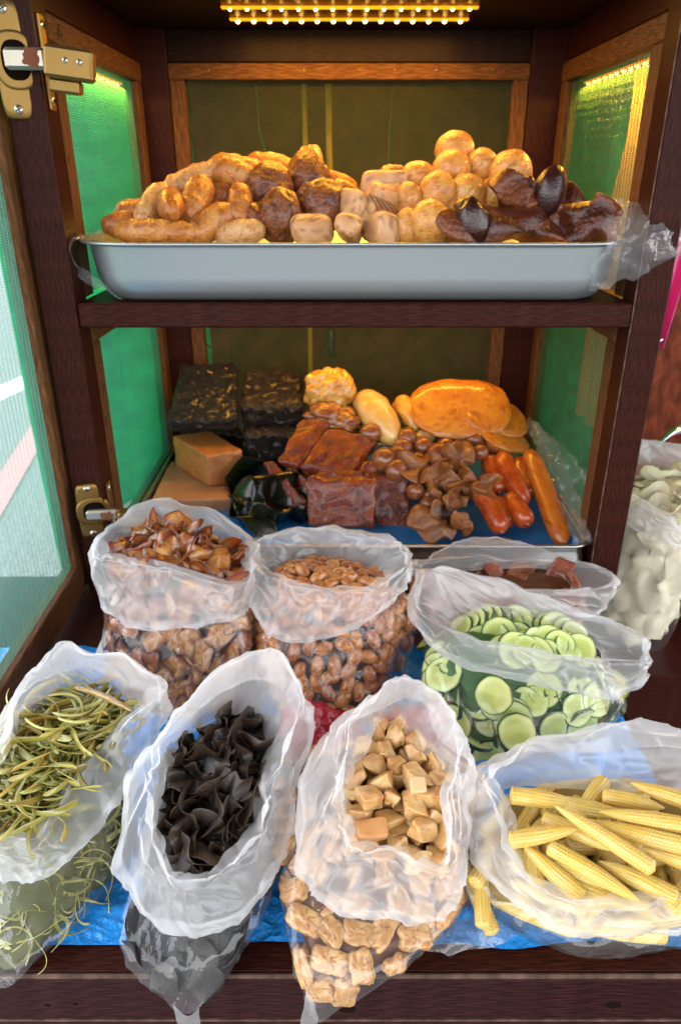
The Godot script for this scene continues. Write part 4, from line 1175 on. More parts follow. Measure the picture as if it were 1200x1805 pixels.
		for s in [-1.0, 1.0]:
			mi("pinched_tip", lump(Vector3(0.0042, 0.004, 0.004), 0.35, 1.6, i * 3.0 + s, Color(0.3, 0.06, 0.015), Color(0.4, 0.12, 0.03), Color(0.12, 0.03, 0.01), 0.2, 12, 9), M.sausage, o, Transform3D(Basis(), Vector3(l * s * 0.985, 0, 0)))


func eggs_at() -> Array:
	return [Vector3(0.0461, 0.9886, -1.06), Vector3(0.102, 0.9822, -1.06), Vector3(0.0938, 0.9729, -1.04), Vector3(0.1269, 0.9701, -1.05), Vector3(0.1622, 0.9675, -1.06), Vector3(0.1472, 0.9665, -1.03), Vector3(0.0645, 0.9669, -1.005), Vector3(0.0865, 0.9684, -1.02), Vector3(0.0819, 0.9578, -0.985), Vector3(0.1072, 0.9374, -0.955), Vector3(0.2089, 0.975, -1.07), Vector3(0.2366, 0.9693, -1.06), Vector3(0.2096, 0.9683, -1.03), Vector3(0.1837, 0.9695, -1.07), Vector3(0.125, 0.9237, -0.94), Vector3(0.1278, 0.9321, -0.955), Vector3(0.1138, 0.9632, -1.01)]


# ---------------------------------------------------------------- open bags on the counter
# rings (back, then round by the right to the front and the left): foot, belly, filling level, crest, free edge of the folded collar
func open_bag(label: String, rings: Array, sd: float, lean := 0.0) -> Dictionary:
	var t := thing("plastic_bag", label, "plastic bag", Vector3.ZERO, "open plastic bags of salad")
	var mids := []
	for r in rings:
		var m := Vector3.ZERO
		for p in r:
			m += p
		mids.append(m / r.size())
	# base of the thing
	var base: Vector3 = mids[0]
	base.y = 0.83
	t.position = base
	var wall := func(s: float, a: float) -> Vector3:
		var pts := [ring_at(rings[0], a), ring_at(rings[1], a), ring_at(rings[2], a), ring_at(rings[3], a)]
		return along(pts, s)
	var ridge := func(x: float) -> float:
		return 1.0 - 2.0 * absf(x)
	var body := func(u: float, v: float) -> Vector3:
		var s := v * 2.25 - 0.25
		var p: Vector3
		if s < 0.0:
			p = wall.call(0.0, u).lerp(mids[0], minf(1.0, -s * 4.0))
		else:
			p = wall.call(s, u)
		var out: Vector3 = p - mids[1]
		out.y *= 0.3
		out = out.normalized()
		var k := clampf(s * 2.0, 0.0, 1.0) * clampf((2.0 - s) * 3.0, 0.0, 1.0)
		var w: float = ridge.call(noise3(p * 24.0 + Vector3.ONE * sd)) * 0.7 + ridge.call(noise3(Vector3(p.x * 50.0, p.y * 22.0, p.z * 50.0) + Vector3.ONE * (sd + 3.0))) * 0.5
		return p + out * (w - 0.6) * 0.0030 * k - base
	var bm := mi("bag_body", grid(180, 60, true, body, null, false), M.film_clear, t)
	bm.name = "bag_body"
	var collar := func(u: float, v: float) -> Vector3:
		var lo: Vector3 = wall.call(2.0, u)
		var crest: Vector3 = ring_at(rings[3], u)
		var free: Vector3 = ring_at(rings[4], u)
		var out := free - crest
		out.y = 0.0
		if out.length() < 0.004:
			out = crest - mids[3]
			out.y = 0.0
		out = out.normalized()
		var over := crest + out * 0.0018 + Vector3(0, 0.0004, 0)
		var down := over.lerp(free, 0.2) + out * 0.0012
		var bulge := over.lerp(free, 0.6) + out * 0.003
		var pts := [wall.call(1.94, u), lo, wall.call(2.5, u), crest, over, down, bulge, free + out * 0.001, free + Vector3(0, 0.003, 0) - out * 0.004]
		var p := along(pts, v * 8.0)
		var pleat := noise3(Vector3(cos(u * TAU) * 2.6, sin(u * TAU) * 2.6, v * 1.2) + Vector3.ONE * sd)
		var band: float = ridge.call(noise3(Vector3(cos(u * TAU) * 1.3, sin(u * TAU) * 1.3, v * 4.0) + Vector3.ONE * (sd + 7.0)))
		var diag: float = ridge.call(noise3(Vector3(p.x * 16.0 + p.y * 9.0, p.y * 20.0, p.z * 16.0 - p.x * 8.0) + Vector3.ONE * (sd + 17.0)))
		var small: float = ridge.call(noise3(p * 75.0 + Vector3.ONE * (sd + 12.0)))
		var fold: float = pow(clampf(ridge.call(noise3(Vector3(cos(u * TAU) * 3.0 + v * 2.0, sin(u * TAU) * 3.0, v * 6.0) + Vector3.ONE * (sd + 27.0))), 0.0, 1.0), 3.0)
		var side := p - (mids[2] as Vector3).lerp(mids[3], 0.5)
		side.y *= 0.5
		side = side.normalized()
		var k := smoothstep(0.06, 0.2, v)
		return p + side * (pleat * 0.0032 + (band - 0.5) * 0.0040 + (diag - 0.5) * 0.0022 + (small - 0.5) * 0.0002 + (fold - 0.3) * 0.0020) * k + Vector3(0, pleat * 0.003 * smoothstep(0.2, 0.4, v), 0) - base
	mi("folded_collar", grid(240, 84, true, collar, null, false), M.film_milky, t)
	return {"wall": wall, "rings": rings, "mids": mids, "node": t}


# soft inner mass that the pieces sit in
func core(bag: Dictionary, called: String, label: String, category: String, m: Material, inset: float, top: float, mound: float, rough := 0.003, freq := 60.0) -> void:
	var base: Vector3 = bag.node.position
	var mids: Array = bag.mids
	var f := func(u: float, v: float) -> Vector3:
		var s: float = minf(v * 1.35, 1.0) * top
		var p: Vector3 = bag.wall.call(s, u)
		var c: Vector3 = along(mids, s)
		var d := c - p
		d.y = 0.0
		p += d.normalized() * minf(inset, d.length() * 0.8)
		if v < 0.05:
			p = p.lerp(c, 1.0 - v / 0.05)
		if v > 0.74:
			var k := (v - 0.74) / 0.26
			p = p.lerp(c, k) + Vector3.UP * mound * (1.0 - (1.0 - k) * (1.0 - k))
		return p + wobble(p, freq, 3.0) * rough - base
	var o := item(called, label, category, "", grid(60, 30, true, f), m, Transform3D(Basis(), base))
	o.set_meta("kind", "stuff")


# which part of a bag a place is in
func whereabouts(bag: Dictionary, p: Vector3, names: Array) -> String:
	var d: Vector3 = p - bag.mids[2]
	var far := Vector2(d.x, d.z).length()
	var reach: float = ((bag.rings[2][0] as Vector3) - bag.rings[2][bag.rings[2].size() / 2]).length() * 0.5
	if far < reach * 0.35:
		return ", in the middle"
	if absf(d.x) > absf(d.z) * 1.0:
		return ", on the %s side" % (names[0] if d.x > 0 else names[1])
	return ", at the front" if d.z > 0 else ", at the back"


func spread(bag: Dictionary, count: int, gap: float, mound: float, sink: float, reach: float, got: Array) -> Array:
	var here := []
	var mid: Vector3 = bag.mids[2]
	for k in count * 40:
		if here.size() >= count:
			break
		var a := rng.randf()
		var r := sqrt(rng.randf())
		var p: Vector3 = mid.lerp(ring_at(bag.rings[2], a), r * reach)
		p.y += mound * (1.0 - r * r) - sink + rng.randf_range(-1, 1) * gap * 0.15
		var fine := true
		for q in got:
			if p.distance_to(q) < gap:
				fine = false
				break
		if fine:
			got.append(p)
			here.append(p)
	return here


func sides(bag: Dictionary, count: int, gap: float, s0: float, s1: float, inset: float, got: Array, front := false) -> Array:
	var here := []
	for k in count * 40:
		if here.size() >= count:
			break
		var a := rng.randf()
		if front and (a < 0.18 or a > 0.92):
			continue
		var s := rng.randf_range(s0, s1)
		var p: Vector3 = bag.wall.call(s, a)
		var ta: Vector3 = (bag.wall.call(s, a + 0.02) as Vector3) - bag.wall.call(s, a - 0.02)
		var ts: Vector3 = (bag.wall.call(s + 0.06, a) as Vector3) - bag.wall.call(s - 0.06, a)
		var n := ta.cross(ts).normalized()
		var c: Vector3 = along(bag.mids, s)
		if n.dot(p - c) < 0.0:
			n = -n
		if (p - c).length() > inset:
			p -= n * inset
		else:
			p = c
		var fine := true
		for q in got:
			if p.distance_to(q[0] if q is Array else q) < gap:
				fine = false
				break
		if fine:
			got.append(p)
			here.append([p, n, ta.normalized()])
	return here


# y axis out of the bag, x axis along it, turned by a
func against(q: Array, a: float, flat := 1.0) -> Transform3D:
	var y: Vector3 = q[1]
	var x: Vector3 = (q[2] - y * y.dot(q[2])).normalized()
	return Transform3D(Basis(x, y, x.cross(y)) * Basis(Vector3.UP, a) * Basis.from_scale(Vector3(1, flat, 1)), q[0])


func bags() -> void:
	# blue sheet under the bags
	var sheet := func(u: float, v: float) -> Vector3:
		var p := Vector3(-0.50 + 0.795 * u, 0.8315, -0.352 - 0.37 * v)
		p.z += 0.004 * noise3(Vector3(u * 9.0, 2.0, 1.0)) * (1.0 - v)
		var w := 1.0 - 2.0 * absf(noise3(p * 14.0))
		p.y += 0.0035 * maxf(w, 0.0) * smoothstep(0.0, 0.06, v) + 0.0015 * (1.0 - 2.0 * absf(noise3(p * 50.0))) * smoothstep(0.0, 0.06, v) + 0.001
		return p
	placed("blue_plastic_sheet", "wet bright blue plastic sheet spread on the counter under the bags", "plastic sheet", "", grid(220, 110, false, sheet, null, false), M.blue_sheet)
	placed("plastic_film", "loose clear film corner on the blue sheet between soy chunks and baby corn", "plastic film", "", film_sheet([
		[Vector3(0.0595, 0.842, -0.3425), Vector3(0.0798, 0.842, -0.3564), Vector3(0.1083, 0.842, -0.3747)], [Vector3(0.0656, 0.839, -0.3411), Vector3(0.0908, 0.845, -0.3477), Vector3(0.118, 0.844, -0.3594)], [Vector3(0.0821, 0.837, -0.3408), Vector3(0.1029, 0.842, -0.3442), Vector3(0.1319, 0.84, -0.3533)]], 40, 30, 0.003, 30.0), M.film_cover)
	placed("white_board", "corner of a white foam board under the sliced mushroom bag", "board", "", block(corners([Vector3(-0.2908, 0.838, -0.7532), Vector3(-0.1194, 0.838, -0.7532), Vector3(-0.1098, 0.838, -0.6737), Vector3(-0.289, 0.838, -0.7062)], Vector3(0, -0.006, 0)), 0.002, 0.0, 1.0, 1.0, null, 6), M.white_board)
	var red := func(u: float, v: float) -> Vector3:
		var p := Vector3(-0.06 + 0.18 * u, 0.835 + 0.035 * sin(v * PI) * (0.6 + 0.4 * sin(u * 9.0)), -0.535 - 0.075 * v)
		return p + wobble(p, 40.0, 2.0) * 0.009
	placed("red_plastic_bag", "crumpled red plastic bag squeezed between the rows of bags", "plastic bag", "", grid(60, 40, false, red, null, false), M.red_plastic)

	mushrooms()
	peanuts()
	hidden_bag()
	cucumbers()
	seaweed()
	fungus()
	soy()
	corn()


func mushrooms() -> void:
	var b := open_bag("bag of sliced brown mushrooms nearest the lower hinge", [
		[Vector3(-0.18, 0.833, -0.72), Vector3(-0.1, 0.833, -0.69), Vector3(-0.1032, 0.833, -0.6699), Vector3(-0.1076, 0.833, -0.6031), Vector3(-0.1765, 0.833, -0.59), Vector3(-0.235, 0.833, -0.6212), Vector3(-0.2739, 0.833, -0.691), Vector3(-0.24, 0.833, -0.7)],
		[Vector3(-0.18, 0.9, -0.75), Vector3(-0.09, 0.9, -0.71), Vector3(-0.0882, 0.9231, -0.66), Vector3(-0.0982, 0.9077, -0.61), Vector3(-0.1624, 0.8902, -0.605), Vector3(-0.2271, 0.8933, -0.62), Vector3(-0.2562, 0.9086, -0.66), Vector3(-0.255, 0.9, -0.72)],
		[Vector3(-0.1865, 0.989, -0.74), Vector3(-0.1159, 0.9757, -0.71), Vector3(-0.1018, 0.9732, -0.67), Vector3(-0.1091, 0.9731, -0.635), Vector3(-0.1719, 0.9867, -0.64), Vector3(-0.2185, 0.9896, -0.655), Vector3(-0.239, 0.9847, -0.68), Vector3(-0.2282, 0.9847, -0.72)],
		[Vector3(-0.1951, 1.0103, -0.76), Vector3(-0.1056, 0.9896, -0.72), Vector3(-0.088, 0.9888, -0.66), Vector3(-0.1009, 0.982, -0.62), Vector3(-0.1664, 0.9994, -0.62), Vector3(-0.2222, 0.9965, -0.64), Vector3(-0.261, 0.9827, -0.68), Vector3(-0.2502, 0.9974, -0.73)],
		[Vector3(-0.195, 0.965, -0.785), Vector3(-0.0957, 0.9714, -0.725), Vector3(-0.0925, 0.9499, -0.64), Vector3(-0.1122, 0.9488, -0.605), Vector3(-0.1677, 0.9441, -0.6), Vector3(-0.2252, 0.9421, -0.615), Vector3(-0.2637, 0.9593, -0.67), Vector3(-0.2715, 0.9768, -0.75)]], 3.0)
	core(b, "braising_liquid", "brown braising liquid among the sliced mushrooms", "liquid", M.broth, 0.022, 1.85, 0.004)
	var kinds := []
	for k in 10:
		var m := flap(Vector3(0.021 - 0.001 * (k % 4), 0.0026, 0.0105 + 0.001 * (k % 5)), 0.0075, 42.0, k * 7.1, Color(0.42, 0.16, 0.033), Color(0.66, 0.38, 0.14) if k % 3 else Color(0.36, 0.11, 0.022), Color(0.15, 0.036, 0.009), 0.0, 44, 20, 0.003 if k % 2 else -0.003)
		kinds.append(m)
	var got := []
	var top := spread(b, 34, 0.0140, 0.016, -0.004, 0.96, got) + spread(b, 46, 0.0135, 0.014, 0.012, 0.96, got)
	var n := 0
	for p in top:
		item("mushroom_slice", "glossy brown mushroom slice heaped in the mouth of its bag" + whereabouts(b, p, ["peanut", "hinge"]), "mushroom", "mushroom slices in the bag's mouth", kinds[n % 10], M.slice, Transform3D(Basis.from_euler(Vector3(rng.randf_range(-0.9, 0.9), rng.randf() * TAU, rng.randf_range(-0.9, 0.9))), p))
		n += 1
	for q in sides(b, 110, 0.0145, 0.1, 1.8, 0.008, []):
		item("mushroom_slice", "brown mushroom slice pressed against the clear side of its bag" + whereabouts(b, q[0], ["peanut", "hinge"]), "mushroom", "mushroom slices behind the bag's side", kinds[n % 10], M.slice, against(q, rng.randf() * TAU, 0.8))
		n += 1


func peanuts() -> void:
	var b := open_bag("bag of boiled brown peanuts between mushrooms and cucumber", [
		[Vector3(0, 0.833, -0.71), Vector3(0.07, 0.833, -0.68), Vector3(0.0574, 0.833, -0.6597), Vector3(0.0359, 0.833, -0.6031), Vector3(-0.0116, 0.833, -0.5774), Vector3(-0.0592, 0.833, -0.5943), Vector3(-0.0839, 0.833, -0.6699), Vector3(-0.075, 0.833, -0.69)],
		[Vector3(-0.005, 0.9, -0.74), Vector3(0.085, 0.9, -0.71), Vector3(0.0702, 0.9159, -0.66), Vector3(0.0411, 0.9005, -0.62), Vector3(-0.0117, 0.8831, -0.605), Vector3(-0.0764, 0.8899, -0.615), Vector3(-0.0946, 0.9159, -0.66), Vector3(-0.09, 0.9, -0.71)],
		[Vector3(-0.0164, 0.9441, -0.735), Vector3(0.0318, 0.947, -0.71), Vector3(0.0478, 0.9521, -0.68), Vector3(0.0322, 0.9604, -0.645), Vector3(-0.0058, 0.9624, -0.635), Vector3(-0.0525, 0.9672, -0.645), Vector3(-0.0701, 0.9619, -0.68), Vector3(-0.0574, 0.9515, -0.715)],
		[Vector3(-0.0064, 0.9864, -0.735), Vector3(0.0561, 0.9863, -0.71), Vector3(0.0664, 0.9794, -0.665), Vector3(0.0413, 0.9731, -0.635), Vector3(-0.0056, 0.9736, -0.62), Vector3(-0.052, 0.9791, -0.625), Vector3(-0.0947, 0.9827, -0.665), Vector3(-0.0826, 0.9872, -0.715)],
		[Vector3(-0.01, 0.95, -0.77), Vector3(0.073, 0.9705, -0.72), Vector3(0.071, 0.9583, -0.66), Vector3(0.0313, 0.9455, -0.615), Vector3(-0.0225, 0.93, -0.6), Vector3(-0.0769, 0.934, -0.61), Vector3(-0.1012, 0.9726, -0.665), Vector3(-0.1008, 0.9673, -0.74)]], 21.0)
	core(b, "braising_liquid", "dark braising liquid among the peanuts", "liquid", M.broth, 0.016, 1.85, 0.0)
	var kinds := []
	for k in 6:
		var tone := 0.15 * (k % 3)
		kinds.append(lump(Vector3(0.0115, 0.0070 + 0.0003 * (k % 2), 0.0072), 0.05, 1.1, k * 3.3, Color(0.35 + tone * 0.5, 0.118 + tone * 0.35, 0.035 + tone * 0.12), Color(0.50 + tone * 0.5, 0.21 + tone * 0.4, 0.075 + tone * 0.2), Color(0.18, 0.05, 0.015), 0.35, 16, 12, 2.2))
	var got := []
	var n := 0
	for p in spread(b, 42, 0.0125, 0.006, 0.0, 0.95, got) + spread(b, 50, 0.012, 0.006, 0.011, 0.95, got):
		item("peanut", "shiny boiled peanut heaped in the mouth of its bag" + whereabouts(b, p, ["cucumber", "mushroom"]), "peanut", "peanuts in the bag's mouth", kinds[n % 6], M.nut, Transform3D(Basis.from_euler(Vector3(rng.randf_range(-0.4, 0.4), rng.randf() * TAU, rng.randf_range(-0.5, 0.5))), p))
		n += 1
	for q in sides(b, 200, 0.0128, 0.05, 1.85, 0.0075, []):
		item("peanut", "boiled peanut pressed against the clear side of its bag" + whereabouts(b, q[0], ["cucumber", "mushroom"]), "peanut", "peanuts behind the bag's side", kinds[n % 6], M.nut, against(q, rng.randf() * TAU))
		n += 1


func hidden_bag() -> void:
	var b := open_bag("bag of reddish tofu strips mostly hidden behind the cucumber bag", [
		[Vector3(0.2, 0.833, -0.78), Vector3(0.27, 0.833, -0.77), Vector3(0.28, 0.833, -0.74), Vector3(0.26, 0.833, -0.71), Vector3(0.2, 0.833, -0.7), Vector3(0.12, 0.833, -0.71), Vector3(0.085, 0.833, -0.73), Vector3(0.12, 0.833, -0.77)],
		[Vector3(0.2, 0.89, -0.81), Vector3(0.28, 0.89, -0.8), Vector3(0.295, 0.89, -0.75), Vector3(0.27, 0.89, -0.71), Vector3(0.2, 0.89, -0.69), Vector3(0.11, 0.89, -0.7), Vector3(0.085, 0.89, -0.74), Vector3(0.11, 0.89, -0.79)],
		[Vector3(0.2, 0.898, -0.8), Vector3(0.26, 0.898, -0.8), Vector3(0.28, 0.898, -0.76), Vector3(0.25, 0.898, -0.73), Vector3(0.2, 0.898, -0.72), Vector3(0.13, 0.898, -0.73), Vector3(0.105, 0.898, -0.76), Vector3(0.13, 0.898, -0.79)],
		[Vector3(0.2133, 0.9122, -0.8), Vector3(0.3251, 0.9017, -0.8), Vector3(0.3243, 0.899, -0.76), Vector3(0.2614, 0.9151, -0.72), Vector3(0.1804, 0.9212, -0.71), Vector3(0.1081, 0.9319, -0.73), Vector3(0.0874, 0.9169, -0.77), Vector3(0.1172, 0.9139, -0.8)],
		[Vector3(0.2, 0.93, -0.825), Vector3(0.3411, 0.8873, -0.805), Vector3(0.3324, 0.8758, -0.765), Vector3(0.2925, 0.8804, -0.72), Vector3(0.1935, 0.8972, -0.7), Vector3(0.1119, 0.8998, -0.72), Vector3(0.0869, 0.8901, -0.775), Vector3(0.1052, 0.8999, -0.815)]], 41.0)
	core(b, "braising_liquid", "brown liquid in the hidden bag behind the cucumbers", "liquid", M.broth, 0.01, 1.1, 0.0)
	var red := func(p: Vector3) -> Color:
		return mixed(Color(0.22, 0.05, 0.015), Color(0.36, 0.10, 0.03), 0.5 + 0.7 * noise3(p * 60.0))
	var kinds := []
	for k in 4:
		kinds.append(chunk(Vector3(0.05, 0.012, 0.022), 0.004, 0.003, 0.003, 300 + k, red, 8))
	var n := 0
	for p in spread(b, 9, 0.022, 0.0, 0.022, 0.85, []):
		item("tofu_strip", "reddish tofu strip in the hidden bag behind the cucumber bag" + whereabouts(b, p, ["cabbage", "peanut"]), "tofu strip", "tofu strips in the hidden bag", kinds[n % 4], M.slab_tofu, Transform3D(Basis.from_euler(Vector3(rng.randf_range(-0.3, 0.3), rng.randf_range(-0.5, 0.5), rng.randf_range(-0.3, 0.3))), p))
		n += 1
	for q in sides(b, 30, 0.022, 0.1, 1.6, 0.009, []):
		item("tofu_strip", "reddish tofu strip pressed against the side of the hidden bag" + whereabouts(b, q[0], ["cabbage", "peanut"]), "tofu strip", "tofu strips behind the hidden bag's side", kinds[n % 4], M.slab_tofu, against(q, rng.randf() * TAU))
		n += 1


func cucumber_slice(r: float, thick: float, sd: float) -> ArrayMesh:
	var prof := [[0.0, 1.0], [0.3, 1.0], [0.42, 1.0], [0.55, 1.0], [0.68, 1.0], [0.80, 1.0], [0.88, 1.0], [0.94, 1.0], [0.965, 0.97], [0.985, 0.7], [1.0, 0.0], [0.985, -0.7], [0.965, -0.97], [0.94, -1.0], [0.88, -1.0], [0.80, -1.0], [0.68, -1.0], [0.55, -1.0], [0.42, -1.0], [0.3, -1.0], [0.0, -1.0]]
	var f := func(u: float, v: float) -> Vector3:
		var q: Array = prof[int(v * (prof.size() - 1) + 0.5)]
		var w := 1.0 + 0.008 * sin(u * TAU * 9.0 + sd) + 0.05 * noise3(Vector3(cos(u * TAU), sin(u * TAU), sd))
		var rr: float = r * q[0] * lerpf(1.0, w, q[0])
		var p := Vector3(cos(u * TAU) * rr, thick * 0.5 * q[1], sin(u * TAU) * rr * 0.96)
		p.y += 0.06 * r * noise3(Vector3(p.x / r, sd, p.z / r))
		return p
	var c := func(p: Vector3, u: float, v: float) -> Color:
		var q: Array = prof[int(v * (prof.size() - 1) + 0.5)]
		var k: float = q[0]
		var flesh := mixed(Color(0.58, 0.63, 0.20), Color(0.74, 0.76, 0.38), smoothstep(0.5, 0.8, k))
		var seed_at := smoothstep(0.25, 0.55, sin(u * TAU * 12.0) * 0.5 + noise3(Vector3(p.x, 0, p.z) * 700.0)) * (1.0 if k > 0.28 and k < 0.62 else 0.0)
		flesh = mixed(flesh, Color(0.66, 0.64, 0.26), seed_at * 0.7)
		flesh = mixed(flesh, Color(0.26, 0.46, 0.05), smoothstep(0.86, 0.94, k) * 0.8)
		return mixed(flesh, Color(0.012, 0.065, 0.008), smoothstep(0.93, 0.965, k))
	return grid(48, prof.size() - 1, true, f, c)


func cucumbers() -> void:
	var b := open_bag("bag of sliced green cucumber on the side of the cabbage bag", [
		[Vector3(0.19, 0.833, -0.64), Vector3(0.25, 0.833, -0.63), Vector3(0.26, 0.833, -0.6), Vector3(0.2639, 0.833, -0.5691), Vector3(0.1811, 0.833, -0.5341), Vector3(0.1256, 0.833, -0.5303), Vector3(0.1016, 0.833, -0.6031), Vector3(0.12, 0.833, -0.63)],
		[Vector3(0.19, 0.89, -0.665), Vector3(0.27, 0.89, -0.64), Vector3(0.2931, 0.858, -0.6), Vector3(0.2751, 0.872, -0.57), Vector3(0.1898, 0.8759, -0.545), Vector3(0.1046, 0.8936, -0.565), Vector3(0.0893, 0.9005, -0.62), Vector3(0.1, 0.89, -0.67)],
		[Vector3(0.2129, 0.912, -0.655), Vector3(0.2564, 0.9146, -0.62), Vector3(0.2637, 0.9081, -0.6), Vector3(0.2442, 0.9126, -0.58), Vector3(0.1896, 0.9157, -0.585), Vector3(0.1302, 0.9218, -0.6), Vector3(0.1175, 0.9217, -0.63), Vector3(0.1407, 0.9123, -0.66)],
		[Vector3(0.2038, 0.95, -0.66), Vector3(0.2841, 0.9306, -0.62), Vector3(0.2963, 0.9228, -0.58), Vector3(0.2409, 0.9332, -0.565), Vector3(0.1833, 0.9393, -0.57), Vector3(0.1232, 0.9423, -0.59), Vector3(0.0799, 0.9473, -0.63), Vector3(0.1015, 0.9682, -0.68)],
		[Vector3(0.19, 0.92, -0.69), Vector3(0.3056, 0.9148, -0.635), Vector3(0.3001, 0.9062, -0.575), Vector3(0.2486, 0.9059, -0.54), Vector3(0.1794, 0.9209, -0.545), Vector3(0.105, 0.9306, -0.565), Vector3(0.0746, 0.9356, -0.63), Vector3(0.0908, 0.9541, -0.7)]], 61.0)
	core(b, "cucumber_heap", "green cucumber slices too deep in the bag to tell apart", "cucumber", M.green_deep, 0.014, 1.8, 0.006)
	var kinds := []
	for k in 5:
		kinds.append(cucumber_slice(0.0160 + 0.0011 * k, 0.0042, k * 2.3))
	var n := 0
	# fans of slices in the mouth
	var fans := [
		[Vector3(0.1294, 0.9062, -0.655), Vector3(0.1728, 0.9068, -0.665), 7, Vector3(-0.75, 0.72, 0.15), "edge-on cucumber slice at the peanuts' end of the bag's mouth"],
		[Vector3(0.1712, 0.9033, -0.655), Vector3(0.2069, 0.9053, -0.665), 5, Vector3(-0.2, 0.75, 0.6), "cucumber slice in the rear fan in the bag's mouth"],
		[Vector3(0.2138, 0.9047, -0.655), Vector3(0.2442, 0.9077, -0.635), 5, Vector3(0.15, 0.75, 0.65), "cucumber slice in the fan at the cabbage end of the bag's mouth"],
		[Vector3(0.148, 0.9076, -0.63), Vector3(0.1834, 0.909, -0.63), 5, Vector3(-0.15, 0.7, 0.7), "cucumber slice in the front fan in the bag's mouth"],
		[Vector3(0.1898, 0.9161, -0.61), Vector3(0.2407, 0.9114, -0.605), 6, Vector3(0.1, 0.75, 0.65), "broad cucumber slice in the front row of the bag's mouth"],
		[Vector3(0.1649, 0.915, -0.6), Vector3(0.2038, 0.9117, -0.595), 5, Vector3(0.05, 0.7, 0.7), "cucumber slice at the front lip of the bag's mouth"],
	]
	for fan in fans:
		for i in fan[2]:
			var t: float = float(i) / (fan[2] - 1)
			var p: Vector3 = (fan[0] as Vector3).lerp(fan[1], t) + Vector3(0, 0.005 * sin(t * PI) + 0.003 * i / fan[2], 0)
			item("cucumber_slice", fan[4], "cucumber slice", fan[4], kinds[n % 5], M.cucumber, facing((fan[3] as Vector3) + Vector3(0.15 * sin(n * 2.0), 0, 0.1 * cos(n * 3.0)), n * 1.1, p))
			n += 1
	# slices against the clear side
	var shown := [[Vector3(0.1674, 0.8682, -0.538), Vector3(0.05, 0.45, 0.9)], [Vector3(0.166, 0.8702, -0.55), Vector3(0.0, 0.5, 0.85)], [Vector3(0.1662, 0.8735, -0.56), Vector3(-0.05, 0.5, 0.85)], [Vector3(0.1788, 0.8797, -0.565), Vector3(0.1, 0.5, 0.85)], [Vector3(0.0986, 0.8902, -0.605), Vector3(-0.6, 0.35, 0.7)], [Vector3(0.1, 0.8762, -0.6), Vector3(-0.5, 0.3, 0.8)], [Vector3(0.1241, 0.875, -0.575), Vector3(-0.3, 0.4, 0.85)], [Vector3(0.1204, 0.8845, -0.585), Vector3(-0.3, 0.4, 0.85)], [Vector3(0.2548, 0.8607, -0.575), Vector3(0.4, 0.3, 0.85)], [Vector3(0.2754, 0.8589, -0.59), Vector3(0.8, 0.2, 0.5)], [Vector3(0.1477, 0.8942, -0.56), Vector3(-0.4, 0.4, 0.85)]]
	for s in shown:
		item("cucumber_slice", "cucumber slice lying flat behind the clear front of its bag", "cucumber slice", "cucumber slices behind the bag's front", kinds[n % 5], M.cucumber, facing(s[1], n * 1.7, s[0]))
		n += 1
	for q in sides(b, 70, 0.0165, 0.05, 1.75, 0.010, []):
		var edge := rng.randf() < 0.5
		var nn: Vector3 = q[1]
		if edge:
			nn = (nn * 0.35 + Vector3(rng.randf_range(-1, 1), rng.randf_range(-0.3, 1), rng.randf_range(-0.4, 0.4))).normalized()
		item("cucumber_slice", "dark rimmed cucumber slice tumbled against the side of its bag" + whereabouts(b, q[0], ["cabbage", "soy"]), "cucumber slice", "cucumber slices tumbled in the bag", kinds[n % 5], M.cucumber, facing(nn, rng.randf() * TAU, q[0] - q[1] * (0.008 if edge else 0.0)))
		n += 1


